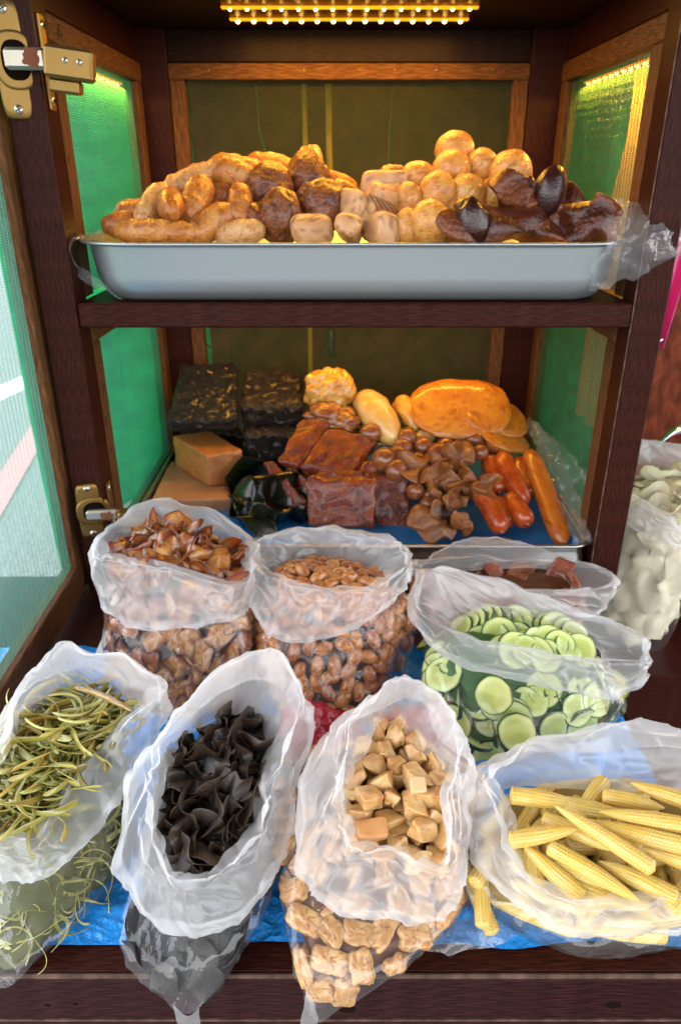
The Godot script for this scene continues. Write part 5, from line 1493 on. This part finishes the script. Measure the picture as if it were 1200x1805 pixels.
func seaweed() -> void:
	var b := open_bag("bag of pale green shredded seaweed stems below the open door", [
		[Vector3(-0.24, 0.833, -0.52), Vector3(-0.185, 0.833, -0.48), Vector3(-0.16, 0.833, -0.43), Vector3(-0.2031, 0.833, -0.3627), Vector3(-0.222, 0.833, -0.3363), Vector3(-0.2399, 0.8295, -0.322), Vector3(-0.2864, 0.833, -0.3451), Vector3(-0.3, 0.833, -0.46)],
		[Vector3(-0.25, 0.89, -0.53), Vector3(-0.18, 0.89, -0.49), Vector3(-0.1763, 0.875, -0.4339), Vector3(-0.1756, 0.86, -0.3993), Vector3(-0.202, 0.853, -0.3553), Vector3(-0.2335, 0.853, -0.3359), Vector3(-0.3029, 0.865, -0.3764), Vector3(-0.33, 0.89, -0.47)],
		[Vector3(-0.2358, 0.92, -0.5429), Vector3(-0.1879, 0.92, -0.5128), Vector3(-0.2026, 0.91, -0.4728), Vector3(-0.2203, 0.9, -0.4304), Vector3(-0.2396, 0.89, -0.3996), Vector3(-0.2731, 0.89, -0.4075), Vector3(-0.2803, 0.905, -0.4578), Vector3(-0.2689, 0.915, -0.5219)],
		[Vector3(-0.2381, 0.97, -0.5308), Vector3(-0.1516, 0.96, -0.4977), Vector3(-0.1835, 0.93, -0.4738), Vector3(-0.2106, 0.91, -0.4318), Vector3(-0.2319, 0.9, -0.3888), Vector3(-0.2739, 0.9, -0.3966), Vector3(-0.272, 0.93, -0.4208), Vector3(-0.268, 0.955, -0.5103)],
		[Vector3(-0.24, 0.93, -0.555), Vector3(-0.151, 0.93, -0.5009), Vector3(-0.1652, 0.91, -0.4482), Vector3(-0.1883, 0.89, -0.4054), Vector3(-0.2153, 0.88, -0.3737), Vector3(-0.2586, 0.88, -0.3699), Vector3(-0.306, 0.89, -0.4119), Vector3(-0.2895, 0.93, -0.4972)]], 81.0)
	core(b, "seaweed_mass", "tangled seaweed stems and brine deep in the bag below the door", "seaweed", M.brine, 0.0115, 1.85, 0.004)
	var kinds := []
	for k in 14:
		var g := RandomNumberGenerator.new()
		g.seed = 500 + k
		var pts := []
		var p := Vector3.ZERO
		var a := g.randf() * TAU
		var bend := g.randf_range(-0.16, 0.16) if k % 3 else g.randf_range(0.16, 0.24)
		for i in 22:
			pts.append(p)
			p += Vector3(cos(a), 0.16 * sin(i * 0.5 + k), sin(a)) * (0.0052 if k % 3 else 0.0036)
			a += bend + 0.14 * sin(i * 0.45 + k)
		var mid := Vector3.ZERO
		for q in pts:
			mid += q / pts.size()
		var wide := g.randf_range(0.0012, 0.0034)
		var tone := g.randf()
		var f := func(u: float, v: float) -> Vector3:
			var q := along(pts, v * 21.0)
			var d: Vector3 = along(pts, minf(v + 0.02, 1.0) * 21.0) - along(pts, maxf(v - 0.02, 0.0) * 21.0)
			var x := d.cross(Vector3.UP).normalized()
			var tw := 1.5 * sin(v * 3.0 + k)
			var side := x * cos(tw) + Vector3.UP * sin(tw)
			var ww := wide * sqrt(maxf(0.0, 1.0 - pow(absf(v * 2.0 - 1.0), 18.0)))
			return q - mid + side * cos(u * TAU) * ww + d.cross(side).normalized() * sin(u * TAU) * 0.0005
		var c := func(_p: Vector3, u: float, v: float) -> Color:
			var a2 := mixed(Color(0.24, 0.24, 0.04), Color(0.56, 0.54, 0.20), tone)
			return mixed(a2, mixed(Color(0.16, 0.15, 0.025), Color(0.42, 0.36, 0.11), tone), 0.5 + 0.8 * noise3(Vector3(v * 4.0, u * 2.0, k)))
		kinds.append(grid(8, 40, true, f, c))
	var n := 0
	for p in spread(b, 210, 0.0047, 0.010, -0.002, 0.82, []):
		item("seaweed_strip", "pale green seaweed strip curling in the mouth of its bag" + whereabouts(b, p, ["fungus", "door"]), "seaweed strip", "seaweed strips in the bag's mouth", kinds[n % 14], M.weed, Transform3D(Basis.from_euler(Vector3(rng.randf_range(-0.35, 0.35), rng.randf() * TAU, rng.randf_range(-0.35, 0.35))), p))
		n += 1
	for q in sides(b, 175, 0.0052, 1.0, 1.85, 0.0065, [], true):
		item("seaweed_strip", "seaweed strip pressed against the cloudy side of its bag" + whereabouts(b, q[0], ["fungus", "door"]), "seaweed strip", "seaweed strips behind the bag's side", kinds[n % 14], M.weed, against(q, rng.randf() * TAU, 0.22).scaled_local(Vector3(0.45, 1, 0.6)))
		n += 1
	item("seaweed_strip", "longest seaweed strip, brown edged, lying across the top of its bag", "seaweed strip", "", roll(0.072, 0.0026, 0.004, 0.1, 3.0, Color(0.3, 0.2, 0.06), Color(0.42, 0.34, 0.14), Color(0.15, 0.07, 0.02), 4.0), M.weed, between(Vector3(-0.2326, 0.935, -0.5176), Vector3(-0.1805, 0.938, -0.4877)))


func fungus() -> void:
	var b := open_bag("bag of black wood ear fungus, its clear corner hanging over the counter's edge", [
		[Vector3(-0.08, 0.833, -0.47), Vector3(-0.05, 0.833, -0.44), Vector3(-0.0742, 0.833, -0.3409), Vector3(-0.0938, 0.8288, -0.3135), Vector3(-0.108, 0.8166, -0.312), Vector3(-0.12, 0.8269, -0.3135), Vector3(-0.1442, 0.833, -0.3409), Vector3(-0.11, 0.833, -0.44)],
		[Vector3(-0.08, 0.89, -0.5), Vector3(-0.03, 0.885, -0.47), Vector3(-0.0512, 0.865, -0.3764), Vector3(-0.0646, 0.858, -0.3409), Vector3(-0.0993, 0.858, -0.3204), Vector3(-0.1392, 0.858, -0.3244), Vector3(-0.1561, 0.868, -0.3555), Vector3(-0.13, 0.89, -0.46)],
		[Vector3(-0.0938, 0.925, -0.4994), Vector3(-0.0646, 0.92, -0.4802), Vector3(-0.0645, 0.91, -0.436), Vector3(-0.0693, 0.895, -0.3994), Vector3(-0.0973, 0.885, -0.3678), Vector3(-0.1291, 0.885, -0.375), Vector3(-0.1368, 0.905, -0.4261), Vector3(-0.1332, 0.92, -0.4667)],
		[Vector3(-0.0796, 0.985, -0.5026), Vector3(-0.0337, 0.965, -0.4824), Vector3(-0.0485, 0.935, -0.4233), Vector3(-0.0583, 0.915, -0.3808), Vector3(-0.091, 0.905, -0.3511), Vector3(-0.1244, 0.907, -0.3582), Vector3(-0.1421, 0.93, -0.4088), Vector3(-0.1338, 0.96, -0.4419)],
		[Vector3(-0.075, 0.94, -0.525), Vector3(-0.0249, 0.93, -0.4793), Vector3(-0.0334, 0.905, -0.4379), Vector3(-0.0399, 0.885, -0.395), Vector3(-0.0687, 0.872, -0.3482), Vector3(-0.1191, 0.87, -0.3367), Vector3(-0.1605, 0.89, -0.3639), Vector3(-0.1561, 0.93, -0.4431)]], 101.0)
	core(b, "fungus_brine", "dark brine at the bottom of the wood ear bag", "liquid", M.dark_brine, 0.012, 1.8, 0.004)
	var kinds := []
	for k in 12:
		var s := 0.0145 + 0.0014 * (k % 5)
		kinds.append(flap(Vector3(s * 1.25, 0.0017, s * 1.08), 0.0065, 40.0, k * 5.3, Color(0.014, 0.010, 0.007), Color(0.055, 0.037, 0.025), Color(0.065, 0.04, 0.026), 0.0032, 80, 28, 0.008))
	var calm := []
	for k in 4:
		calm.append(flap(Vector3(0.017, 0.0012, 0.013), 0.004, 40.0, k * 5.3, Color(0.014, 0.010, 0.008), Color(0.04, 0.03, 0.022), Color(0.04, 0.03, 0.02), 0.0, 36, 14))
	var n := 0
	var got := []
	for p in spread(b, 44, 0.0125, 0.008, -0.001, 0.84, got) + spread(b, 34, 0.012, 0.006, 0.010, 0.88, got):
		item("wood_ear", "ruffled black wood ear fungus heaped in the mouth of its bag" + whereabouts(b, p, ["soy", "seaweed"]), "fungus", "wood ear pieces in the bag's mouth", kinds[n % 12], M.fungus, Transform3D(Basis.from_euler(Vector3(rng.randf_range(-0.9, 0.9), rng.randf() * TAU, rng.randf_range(-0.9, 0.9))), p))
		n += 1
	for q in sides(b, 30, 0.016, 0.45, 1.7, 0.008, [], true):
		item("wood_ear", "wood ear fungus seen dimly through the clear side of its bag" + whereabouts(b, q[0], ["soy", "seaweed"]), "fungus", "wood ear pieces behind the bag's side", calm[n % 4], M.fungus, against(q, rng.randf() * TAU))
		n += 1
	bag_tail(b, [[Vector3(-0.1165, 0.8252, -0.313), Vector3(-0.107, 0.817, -0.311), Vector3(-0.0981, 0.8226, -0.313)], [Vector3(-0.115, 0.8123, -0.313), Vector3(-0.1074, 0.8055, -0.312), Vector3(-0.099, 0.8127, -0.3135)], [Vector3(-0.1141, 0.7862, -0.3165), Vector3(-0.1078, 0.7816, -0.316), Vector3(-0.1014, 0.7909, -0.3165)]])


func bag_tail(b: Dictionary, rows: Array) -> void:
	var m := film_sheet(rows, 16, 16, 0.001, 3.0)
	var g := based(m)
	mi("bag_corner", g[0], M.film_milky, b.node, Transform3D(Basis(), g[1] - b.node.position))


func soy() -> void:
	var b := open_bag("bag of tan soy protein chunks with brown liquid in its hanging corner", [
		[Vector3(0.05, 0.833, -0.47), Vector3(0.11, 0.833, -0.44), Vector3(0.115, 0.833, -0.385), Vector3(0.0547, 0.833, -0.3443), Vector3(0.0016, 0.8224, -0.3135), Vector3(-0.0192, 0.8101, -0.312), Vector3(-0.0309, 0.833, -0.3409), Vector3(-0.04, 0.833, -0.44)],
		[Vector3(0.05, 0.89, -0.49), Vector3(0.125, 0.885, -0.46), Vector3(0.0943, 0.875, -0.3982), Vector3(0.0874, 0.864, -0.3558), Vector3(0.0383, 0.857, -0.3215), Vector3(-0.0229, 0.857, -0.3275), Vector3(-0.0384, 0.874, -0.361), Vector3(-0.055, 0.895, -0.47)],
		[Vector3(0.0412, 0.92, -0.4929), Vector3(0.0731, 0.915, -0.455), Vector3(0.0851, 0.91, -0.4307), Vector3(0.0739, 0.89, -0.3748), Vector3(0.0445, 0.89, -0.3847), Vector3(0.0166, 0.89, -0.3867), Vector3(0.0035, 0.905, -0.4098), Vector3(0.0182, 0.915, -0.4576)],
		[Vector3(0.0522, 0.98, -0.4743), Vector3(0.0903, 0.96, -0.4529), Vector3(0.0808, 0.93, -0.4017), Vector3(0.0712, 0.91, -0.3567), Vector3(0.0366, 0.91, -0.3689), Vector3(0.0074, 0.913, -0.3736), Vector3(-0.0051, 0.935, -0.404), Vector3(0.0143, 0.965, -0.4518)],
		[Vector3(0.055, 0.94, -0.5), Vector3(0.1004, 0.93, -0.4369), Vector3(0.0983, 0.905, -0.4038), Vector3(0.0815, 0.88, -0.348), Vector3(0.0389, 0.875, -0.3395), Vector3(-0.0094, 0.875, -0.3539), Vector3(-0.031, 0.892, -0.3694), Vector3(-0.0201, 0.93, -0.4494)]], 121.0)
	core(b, "braising_liquid", "brown braising liquid among the soy chunks and in their bag's corner", "liquid", M.broth, 0.0125, 1.6, 0.002)
	var kinds := []
	for k in 14:
		var tan := func(p: Vector3) -> Color:
			var t := 0.5 + 0.7 * noise3(p * 70.0 + Vector3.ONE * k) + 0.25 * noise3(p * 300.0)
			return mixed(mixed(Color(0.55, 0.325, 0.13).lerp(Color(0.46, 0.23, 0.075), 0.12 * (k % 5)), Color(0.72, 0.51, 0.26), t), Color(0.38, 0.18, 0.06), smoothstep(0.4, 0.7, noise3(p * 160.0 + Vector3.ONE * k)) * 0.8)
		var s := 0.0135 + 0.0015 * (k % 4)
		kinds.append(chunk(Vector3(s * (1.0 + 0.14 * (k % 3)), s * 0.82, s * 0.95), s * 0.25, 0.0022, 0.0016 if k % 3 else 0.004, 700 + k, tan, 12))
	var slabs := []
	for k in 6:
		slabs.append(lump(Vector3(0.0108 + 0.0012 * (k % 3), 0.0055, 0.0082), 0.16, 1.1, k * 4.1 + 2.0, Color(0.46, 0.26, 0.10), Color(0.64, 0.42, 0.20), Color(0.30, 0.13, 0.045), 0.35, 30, 20, 4.5))
	var big := chunk(Vector3(0.025, 0.0125, 0.015), 0.0012, 0.003, 0.0008, 777, func(p: Vector3) -> Color: return mixed(Color(0.50, 0.26, 0.10), Color(0.60, 0.35, 0.16), 0.5 + 0.6 * noise3(p * 70.0)), 12)
	var got := [Vector3(0.0232, 0.907, -0.3904), Vector3(0.0587, 0.925, -0.4154)]
	item("soy_chunk", "largest soy chunk, smooth and long, near the front lip of its bag", "soy chunk", "", big, M.chunk, Transform3D(Basis.from_euler(Vector3(0.35, 0.12, 0.0)), got[0]))
	var pale := item("soy_chunk", "pale square soy chunk with a dark fleck on its face", "soy chunk", "", chunk(Vector3(0.0125, 0.012, 0.012), 0.0006, 0.0018, 0.0004, 778, func(_p: Vector3) -> Color: return Color(0.70, 0.50, 0.29), 10), M.chunk, Transform3D(Basis.from_euler(Vector3(0.5, 0.1, 0.0)), got[1]))
	mi("dark_fleck", lump(Vector3(0.0008, 0.0003, 0.0011), 0.2, 1.0, 1.0, Color(0.08, 0.03, 0.02), Color(0.08, 0.03, 0.02), Color(0.08, 0.03, 0.02), 0.5, 10, 6), M.chunk, pale, Transform3D(Basis(Vector3.RIGHT, PI / 2), Vector3(0.001, -0.001, 0.0061)))
	var n := 0
	for p in spread(b, 36, 0.0140, 0.013, 0.0, 0.96, got) + spread(b, 44, 0.013, 0.010, 0.012, 0.96, got):
		item("soy_chunk", "tan soy chunk heaped in the mouth of its bag" + whereabouts(b, p, ["corn", "fungus"]), "soy chunk", "soy chunks in the bag's mouth", kinds[n % 14], M.chunk, Transform3D(Basis.from_euler(Vector3(rng.randf_range(-0.6, 0.6), rng.randf() * TAU, rng.randf_range(-0.6, 0.6))), p))
		n += 1
	for q in sides(b, 90, 0.0164, 0.42, 1.8, 0.0075, []):
		var at := against(q, rng.randf() * TAU)
		item("soy_chunk", "tan soy chunk pressed against the clear side of its bag" + whereabouts(b, q[0], ["corn", "fungus"]), "soy chunk", "soy chunks behind the bag's side", slabs[n % 6], M.chunk, at)
		n += 1
	bag_tail(b, [[Vector3(-0.0233, 0.8357, -0.317), Vector3(-0.0189, 0.8311, -0.314), Vector3(-0.0159, 0.8153, -0.312)], [Vector3(-0.0267, 0.8115, -0.32), Vector3(-0.021, 0.8076, -0.3165), Vector3(-0.0161, 0.8036, -0.315)], [Vector3(-0.0313, 0.7798, -0.324), Vector3(-0.0249, 0.7813, -0.32), Vector3(-0.0182, 0.7815, -0.318)]])


func corn_cob(length: float, r: float, sd: float) -> ArrayMesh:
	var rows := 14
	var f := func(u: float, v: float) -> Vector3:
		var x := v
		var shape := r * pow(clampf(1.0 - pow(x, 3.2), 0.0, 1.0), 0.72) * sqrt(smoothstep(0.0, 0.04, x)) * (0.93 + 0.07 * sin(x * 3.0))
		var count := length / 0.0021
		var a := u * rows + 0.25 * sin(v * 6.0 + sd)
		var k := absf(sin(a * PI)) 
		var l := absf(sin((v * count + (0.5 if int(floor(a)) % 2 else 0.0)) * PI))
		var bump := pow(k, 0.55) * pow(l, 0.55)
		var rr := shape * (0.90 + 0.13 * bump)
		return Vector3(x * length - length * 0.5, rr * cos(u * TAU) + 0.05 * length * sin(x * 2.6 + sd) * 0.35, rr * sin(u * TAU))
	var c := func(_p: Vector3, u: float, v: float) -> Color:
		var count := length / 0.0021
		var a := u * rows + 0.25 * sin(v * 6.0 + sd)
		var gap := pow(absf(sin(a * PI)), 0.5) * pow(absf(sin((v * count + (0.5 if int(floor(a)) % 2 else 0.0)) * PI)), 0.5)
		return mixed(Color(0.60, 0.38, 0.07), mixed(Color(0.74, 0.57, 0.17), Color(0.78, 0.66, 0.30), 0.5 + 0.7 * noise3(Vector3(v * 3.0, u * 2.0, sd))), gap)
	return grid(rows * 4, int(length / 0.0021 * 3.0), true, f, c)


func corn() -> void:
	var b := open_bag("bag of yellow baby corn nearest the counter's free end", [
		[Vector3(0.23, 0.833, -0.46), Vector3(0.29, 0.833, -0.44), Vector3(0.3, 0.833, -0.4), Vector3(0.2753, 0.834, -0.3575), Vector3(0.1967, 0.834, -0.3406), Vector3(0.1569, 0.834, -0.3487), Vector3(0.1112, 0.834, -0.3874), Vector3(0.17, 0.833, -0.44)],
		[Vector3(0.23, 0.885, -0.475), Vector3(0.335, 0.885, -0.44), Vector3(0.3379, 0.875, -0.3982), Vector3(0.2879, 0.86, -0.3525), Vector3(0.1895, 0.858, -0.3305), Vector3(0.1194, 0.86, -0.3489), Vector3(0.0896, 0.873, -0.3744), Vector3(0.13, 0.89, -0.44)],
		[Vector3(0.2059, 0.91, -0.4271), Vector3(0.2795, 0.91, -0.4214), Vector3(0.2857, 0.9, -0.3924), Vector3(0.257, 0.89, -0.3616), Vector3(0.1977, 0.885, -0.3474), Vector3(0.1385, 0.89, -0.3593), Vector3(0.1315, 0.9, -0.4073), Vector3(0.1326, 0.91, -0.4295)],
		[Vector3(0.2312, 0.95, -0.4512), Vector3(0.2915, 0.94, -0.4325), Vector3(0.2944, 0.92, -0.385), Vector3(0.2554, 0.905, -0.3475), Vector3(0.1912, 0.9, -0.3357), Vector3(0.1317, 0.905, -0.3493), Vector3(0.1158, 0.92, -0.4008), Vector3(0.1263, 0.94, -0.4283)],
		[Vector3(0.23, 0.91, -0.475), Vector3(0.3426, 0.91, -0.4577), Vector3(0.3363, 0.895, -0.3968), Vector3(0.2947, 0.88, -0.3511), Vector3(0.1855, 0.875, -0.3267), Vector3(0.1195, 0.88, -0.3529), Vector3(0.0951, 0.895, -0.4036), Vector3(0.1081, 0.92, -0.4411)]], 141.0)
	core(b, "corn_brine", "pale liquid under the baby corn", "liquid", M.corn_brine, 0.018, 1.35, 0.0)
	var cobs := []
	for k in 5:
		cobs.append(corn_cob(0.060 + 0.003 * k, 0.0061 + 0.0002 * k, k * 1.9))
	var list := [
		[Vector3(0.2192, 0.918, -0.3417), Vector3(0.1516, 0.93, -0.3957), "topmost baby corn, pointing away across the others"],
		[Vector3(0.1211, 0.913, -0.3761), Vector3(0.1715, 0.922, -0.3772), "baby corn with its pale tip pointing at the topmost one"],
		[Vector3(0.1481, 0.91, -0.3728), Vector3(0.2037, 0.901, -0.3354), "thick baby corn slanting towards the front lip"],
		[Vector3(0.1645, 0.895, -0.3464), Vector3(0.1357, 0.908, -0.3745), "baby corn with its tip up under the pale tipped one"],
		[Vector3(0.1288, 0.918, -0.4109), Vector3(0.1824, 0.918, -0.4048), "baby corn lying level along the back of the bag"],
		[Vector3(0.1991, 0.92, -0.4107), Vector3(0.2416, 0.92, -0.3981), "baby corn with a cut end at the back of the bag"],
		[Vector3(0.2681, 0.925, -0.3935), Vector3(0.223, 0.925, -0.4194), "baby corn farthest back, half out of the picture"],
		[Vector3(0.2593, 0.922, -0.3772), Vector3(0.1893, 0.926, -0.3899), "upper of two long baby corn cobs side by side"],
		[Vector3(0.2534, 0.918, -0.3622), Vector3(0.179, 0.923, -0.3859), "lower of two long baby corn cobs side by side"],
		[Vector3(0.1956, 0.914, -0.4175), Vector3(0.1848, 0.914, -0.4037), "stub of baby corn end-on between two cobs"],
		[Vector3(0.1515, 0.91, -0.3993), Vector3(0.1951, 0.91, -0.3689), "baby corn mostly under the topmost one"],
		[Vector3(0.1765, 0.916, -0.4056), Vector3(0.2076, 0.916, -0.3959), "thin baby corn under the side by side pair"],
		[Vector3(0.2545, 0.907, -0.355), Vector3(0.2251, 0.907, -0.3714), "baby corn at the free end, under the pair"],
		[Vector3(0.1681, 0.892, -0.3545), Vector3(0.1933, 0.89, -0.3427), "round ended baby corn sunk near the front lip"],
		[Vector3(0.2229, 0.898, -0.3463), Vector3(0.1938, 0.902, -0.3613), "baby corn between the topmost and the slanting one"],
		[Vector3(0.2095, 0.888, -0.3429), Vector3(0.1774, 0.888, -0.354), "baby corn lowest at the front lip"],
		[Vector3(0.1394, 0.895, -0.3669), Vector3(0.1416, 0.9, -0.3873), "baby corn standing by the bag's soy chunk side"],
		[Vector3(0.1626, 0.897, -0.363), Vector3(0.1841, 0.895, -0.3531), "baby corn in the dark under the slanting one"],
		[Vector3(0.2321, 0.892, -0.3421), Vector3(0.2586, 0.898, -0.3599), "baby corn at the edge of the picture"],
	]
	var n := 0
	for q in list:
		var a: Vector3 = q[0]
		var e: Vector3 = q[1]
		var at := between(a, e, n * 1.3)
		var m: ArrayMesh = cobs[n % 5]
		var s := clampf((e - a).length() / (0.060 + 0.003 * (n % 5)), 0.75, 1.25)
		item("baby_corn", q[2], "baby corn", "baby corn in the bag's mouth", m, M.corn, Transform3D(at.basis * Basis.from_scale(Vector3(s, 1, 1)), at.origin))
		n += 1
	for p in spread(b, 30, 0.0105, 0.002, 0.013, 0.74, []) + spread(b, 24, 0.012, 0.002, 0.024, 0.7, []):
		item("baby_corn", "baby corn in the shadowed lower layer of its bag" + whereabouts(b, p, ["free", "soy"]), "baby corn", "baby corn lower in the bag", cobs[n % 5], M.corn, Transform3D(Basis.from_euler(Vector3(0, rng.randf() * TAU, rng.randf_range(-0.2, 0.2))), p))
		n += 1
	for q in sides(b, 24, 0.011, 0.55, 1.7, 0.0165, []):
		item("baby_corn", "baby corn seen through the clear side of its bag" + whereabouts(b, q[0], ["free", "soy"]), "baby corn", "baby corn behind the bag's side", cobs[n % 5], M.corn, against(q, rng.randf_range(-0.22, 0.22)))
		n += 1


# ---------------------------------------------------------------- beside the cabinet
func beside_the_cabinet() -> void:
	var s := thing("side_cabinet", "low reddish wooden cabinet beside the stall, holding the cabbage bag", "cabinet", Vector3(0.85, 0.014, -1.24))
	bar("top_board", Vector3(-0.44, 0.566, -0.27), Vector3(0.5, 0.586, 0.27), M.dark_x, s, 0.002)
	bar("side_panel", Vector3(-0.43, 0.0, -0.26), Vector3(0.49, 0.565, 0.24), M.dark_x, s, 0.002)
	var panel := placed("wall_panel", "reddish brown panel rising behind the cabbage bag", "panel", "", box(Vector3(1.1, 1.75, 0.03), 0.003), M.wall)
	panel.position = Vector3(0.945, 0.02, -1.53)
	var b := open_bag("tall bag of pale shredded cabbage outside the cabinet, beside its post", [
		[Vector3(0.52, 0.598, -1.15), Vector3(0.565, 0.598, -1.13), Vector3(0.585, 0.598, -1.09), Vector3(0.565, 0.598, -1.05), Vector3(0.52, 0.598, -1.03), Vector3(0.475, 0.598, -1.05), Vector3(0.455, 0.598, -1.09), Vector3(0.475, 0.598, -1.13)],
		[Vector3(0.53, 0.73, -1.165), Vector3(0.585, 0.73, -1.14), Vector3(0.61, 0.73, -1.09), Vector3(0.585, 0.73, -1.04), Vector3(0.53, 0.73, -1.015), Vector3(0.475, 0.73, -1.04), Vector3(0.45, 0.73, -1.09), Vector3(0.475, 0.73, -1.14)],
		[Vector3(0.53, 0.86, -1.165), Vector3(0.59, 0.86, -1.14), Vector3(0.62, 0.865, -1.09), Vector3(0.59, 0.855, -1.04), Vector3(0.53, 0.85, -1.015), Vector3(0.475, 0.85, -1.04), Vector3(0.45, 0.86, -1.09), Vector3(0.475, 0.86, -1.14)],
		[Vector3(0.52, 0.935, -1.18), Vector3(0.61, 0.93, -1.15), Vector3(0.65, 0.91, -1.09), Vector3(0.62, 0.875, -1.03), Vector3(0.54, 0.865, -1.01), Vector3(0.475, 0.885, -1.03), Vector3(0.44, 0.91, -1.09), Vector3(0.46, 0.93, -1.15)],
		[Vector3(0.52, 0.89, -1.2), Vector3(0.62, 0.88, -1.17), Vector3(0.66, 0.86, -1.09), Vector3(0.63, 0.83, -1.02), Vector3(0.54, 0.825, -0.995), Vector3(0.465, 0.84, -1.02), Vector3(0.43, 0.87, -1.09), Vector3(0.45, 0.89, -1.17)]], 161.0)
	(b.node as Node3D).position.y += 0.0
	core(b, "cabbage_mass", "pale shredded cabbage packed in the tall bag", "cabbage", mat(Color(0.62, 0.57, 0.42), 0.6), 0.012, 2.05, 0.035, 0.012, 30.0)
	var kinds := []
	for k in 6:
		kinds.append(flap(Vector3(0.03, 0.0016, 0.008 + 0.002 * (k % 3)), 0.02, 26.0, k * 3.0, Color(0.66, 0.62, 0.48), Color(0.74, 0.72, 0.60), Color(0.66, 0.66, 0.45), 0.001, 28, 12))
	var n := 0
	for p in spread(b, 24, 0.018, 0.035, -0.012, 0.95, []):
		item("cabbage_shred", "pale cabbage shred on top of the tall bag's filling", "cabbage", "cabbage shreds in the tall bag's mouth", kinds[n % 6], M.slice, Transform3D(Basis.from_euler(Vector3(rng.randf_range(-0.6, 0.6), rng.randf() * TAU, rng.randf_range(-0.6, 0.6))), p))
		n += 1
	# ladle handle, pink bowl, pink bag
	var pts := []
	for i in 18:
		var t := i / 17.0
		pts.append(Vector3(0.5475, 0.8958, -1.22).lerp(Vector3(0.6132, 0.9467, -1.22), t) + Vector3(0, 0.012 * sin(t * PI), 0))
	var hl := func(u: float, v: float) -> Vector3:
		var p := along(pts, v * 17.0)
		var w := 0.016 + 0.006 * v
		return p + Vector3(0.45 * sin(u * TAU) * w, 0.8 * sin(u * TAU) * w, cos(u * TAU) * 0.008)
	placed("ladle", "shiny steel ladle handle sticking up behind the cabbage bag", "ladle", "", grid(18, 17, true, hl), M.chrome)
	var bowl := func(u: float, v: float) -> Vector3:
		var prof := [[0.0, 0.0], [0.05, 0.0], [0.075, 0.02], [0.09, 0.09], [0.098, 0.20], [0.094, 0.20], [0.086, 0.09], [0.07, 0.023], [0.0, 0.005]]
		var i := int(v * 8.0 + 0.5)
		return Vector3(cos(u * TAU) * prof[i][0], prof[i][1], sin(u * TAU) * prof[i][0])
	placed("pink_tub", "bright pink plastic tub partly out of the picture behind the cabbage bag", "tub", "", grid(40, 8, true, bowl), M.pink).position = Vector3(0.765, 0.601, -1.17)
	var strap := func(u: float, v: float) -> Vector3:
		var p := Vector3(0.5483, 1.3303, -1.25).lerp(Vector3(0.5326, 1.0859, -1.22), v)
		return p + Vector3(0.035 * (u - 0.2) * (1.0 - v * 0.8), 0, 0.01 * sin(u * 6.0 + v * 3.0))
	placed("pink_bag", "magenta plastic bag hanging to a point beside the cabinet's post", "plastic bag", "", grid(14, 30, false, strap, null, false), M.pink)
	placed("metal_clip", "small bright metal clip hanging at the point of the magenta bag", "clip", "", roll(0.022, 0.0035, 0.002, 0.05, 1.0, Color.WHITE, Color.WHITE, Color.WHITE), M.chrome).transform = between(Vector3(0.5148, 1.0884, -1.2), Vector3(0.5283, 1.1014, -1.2))
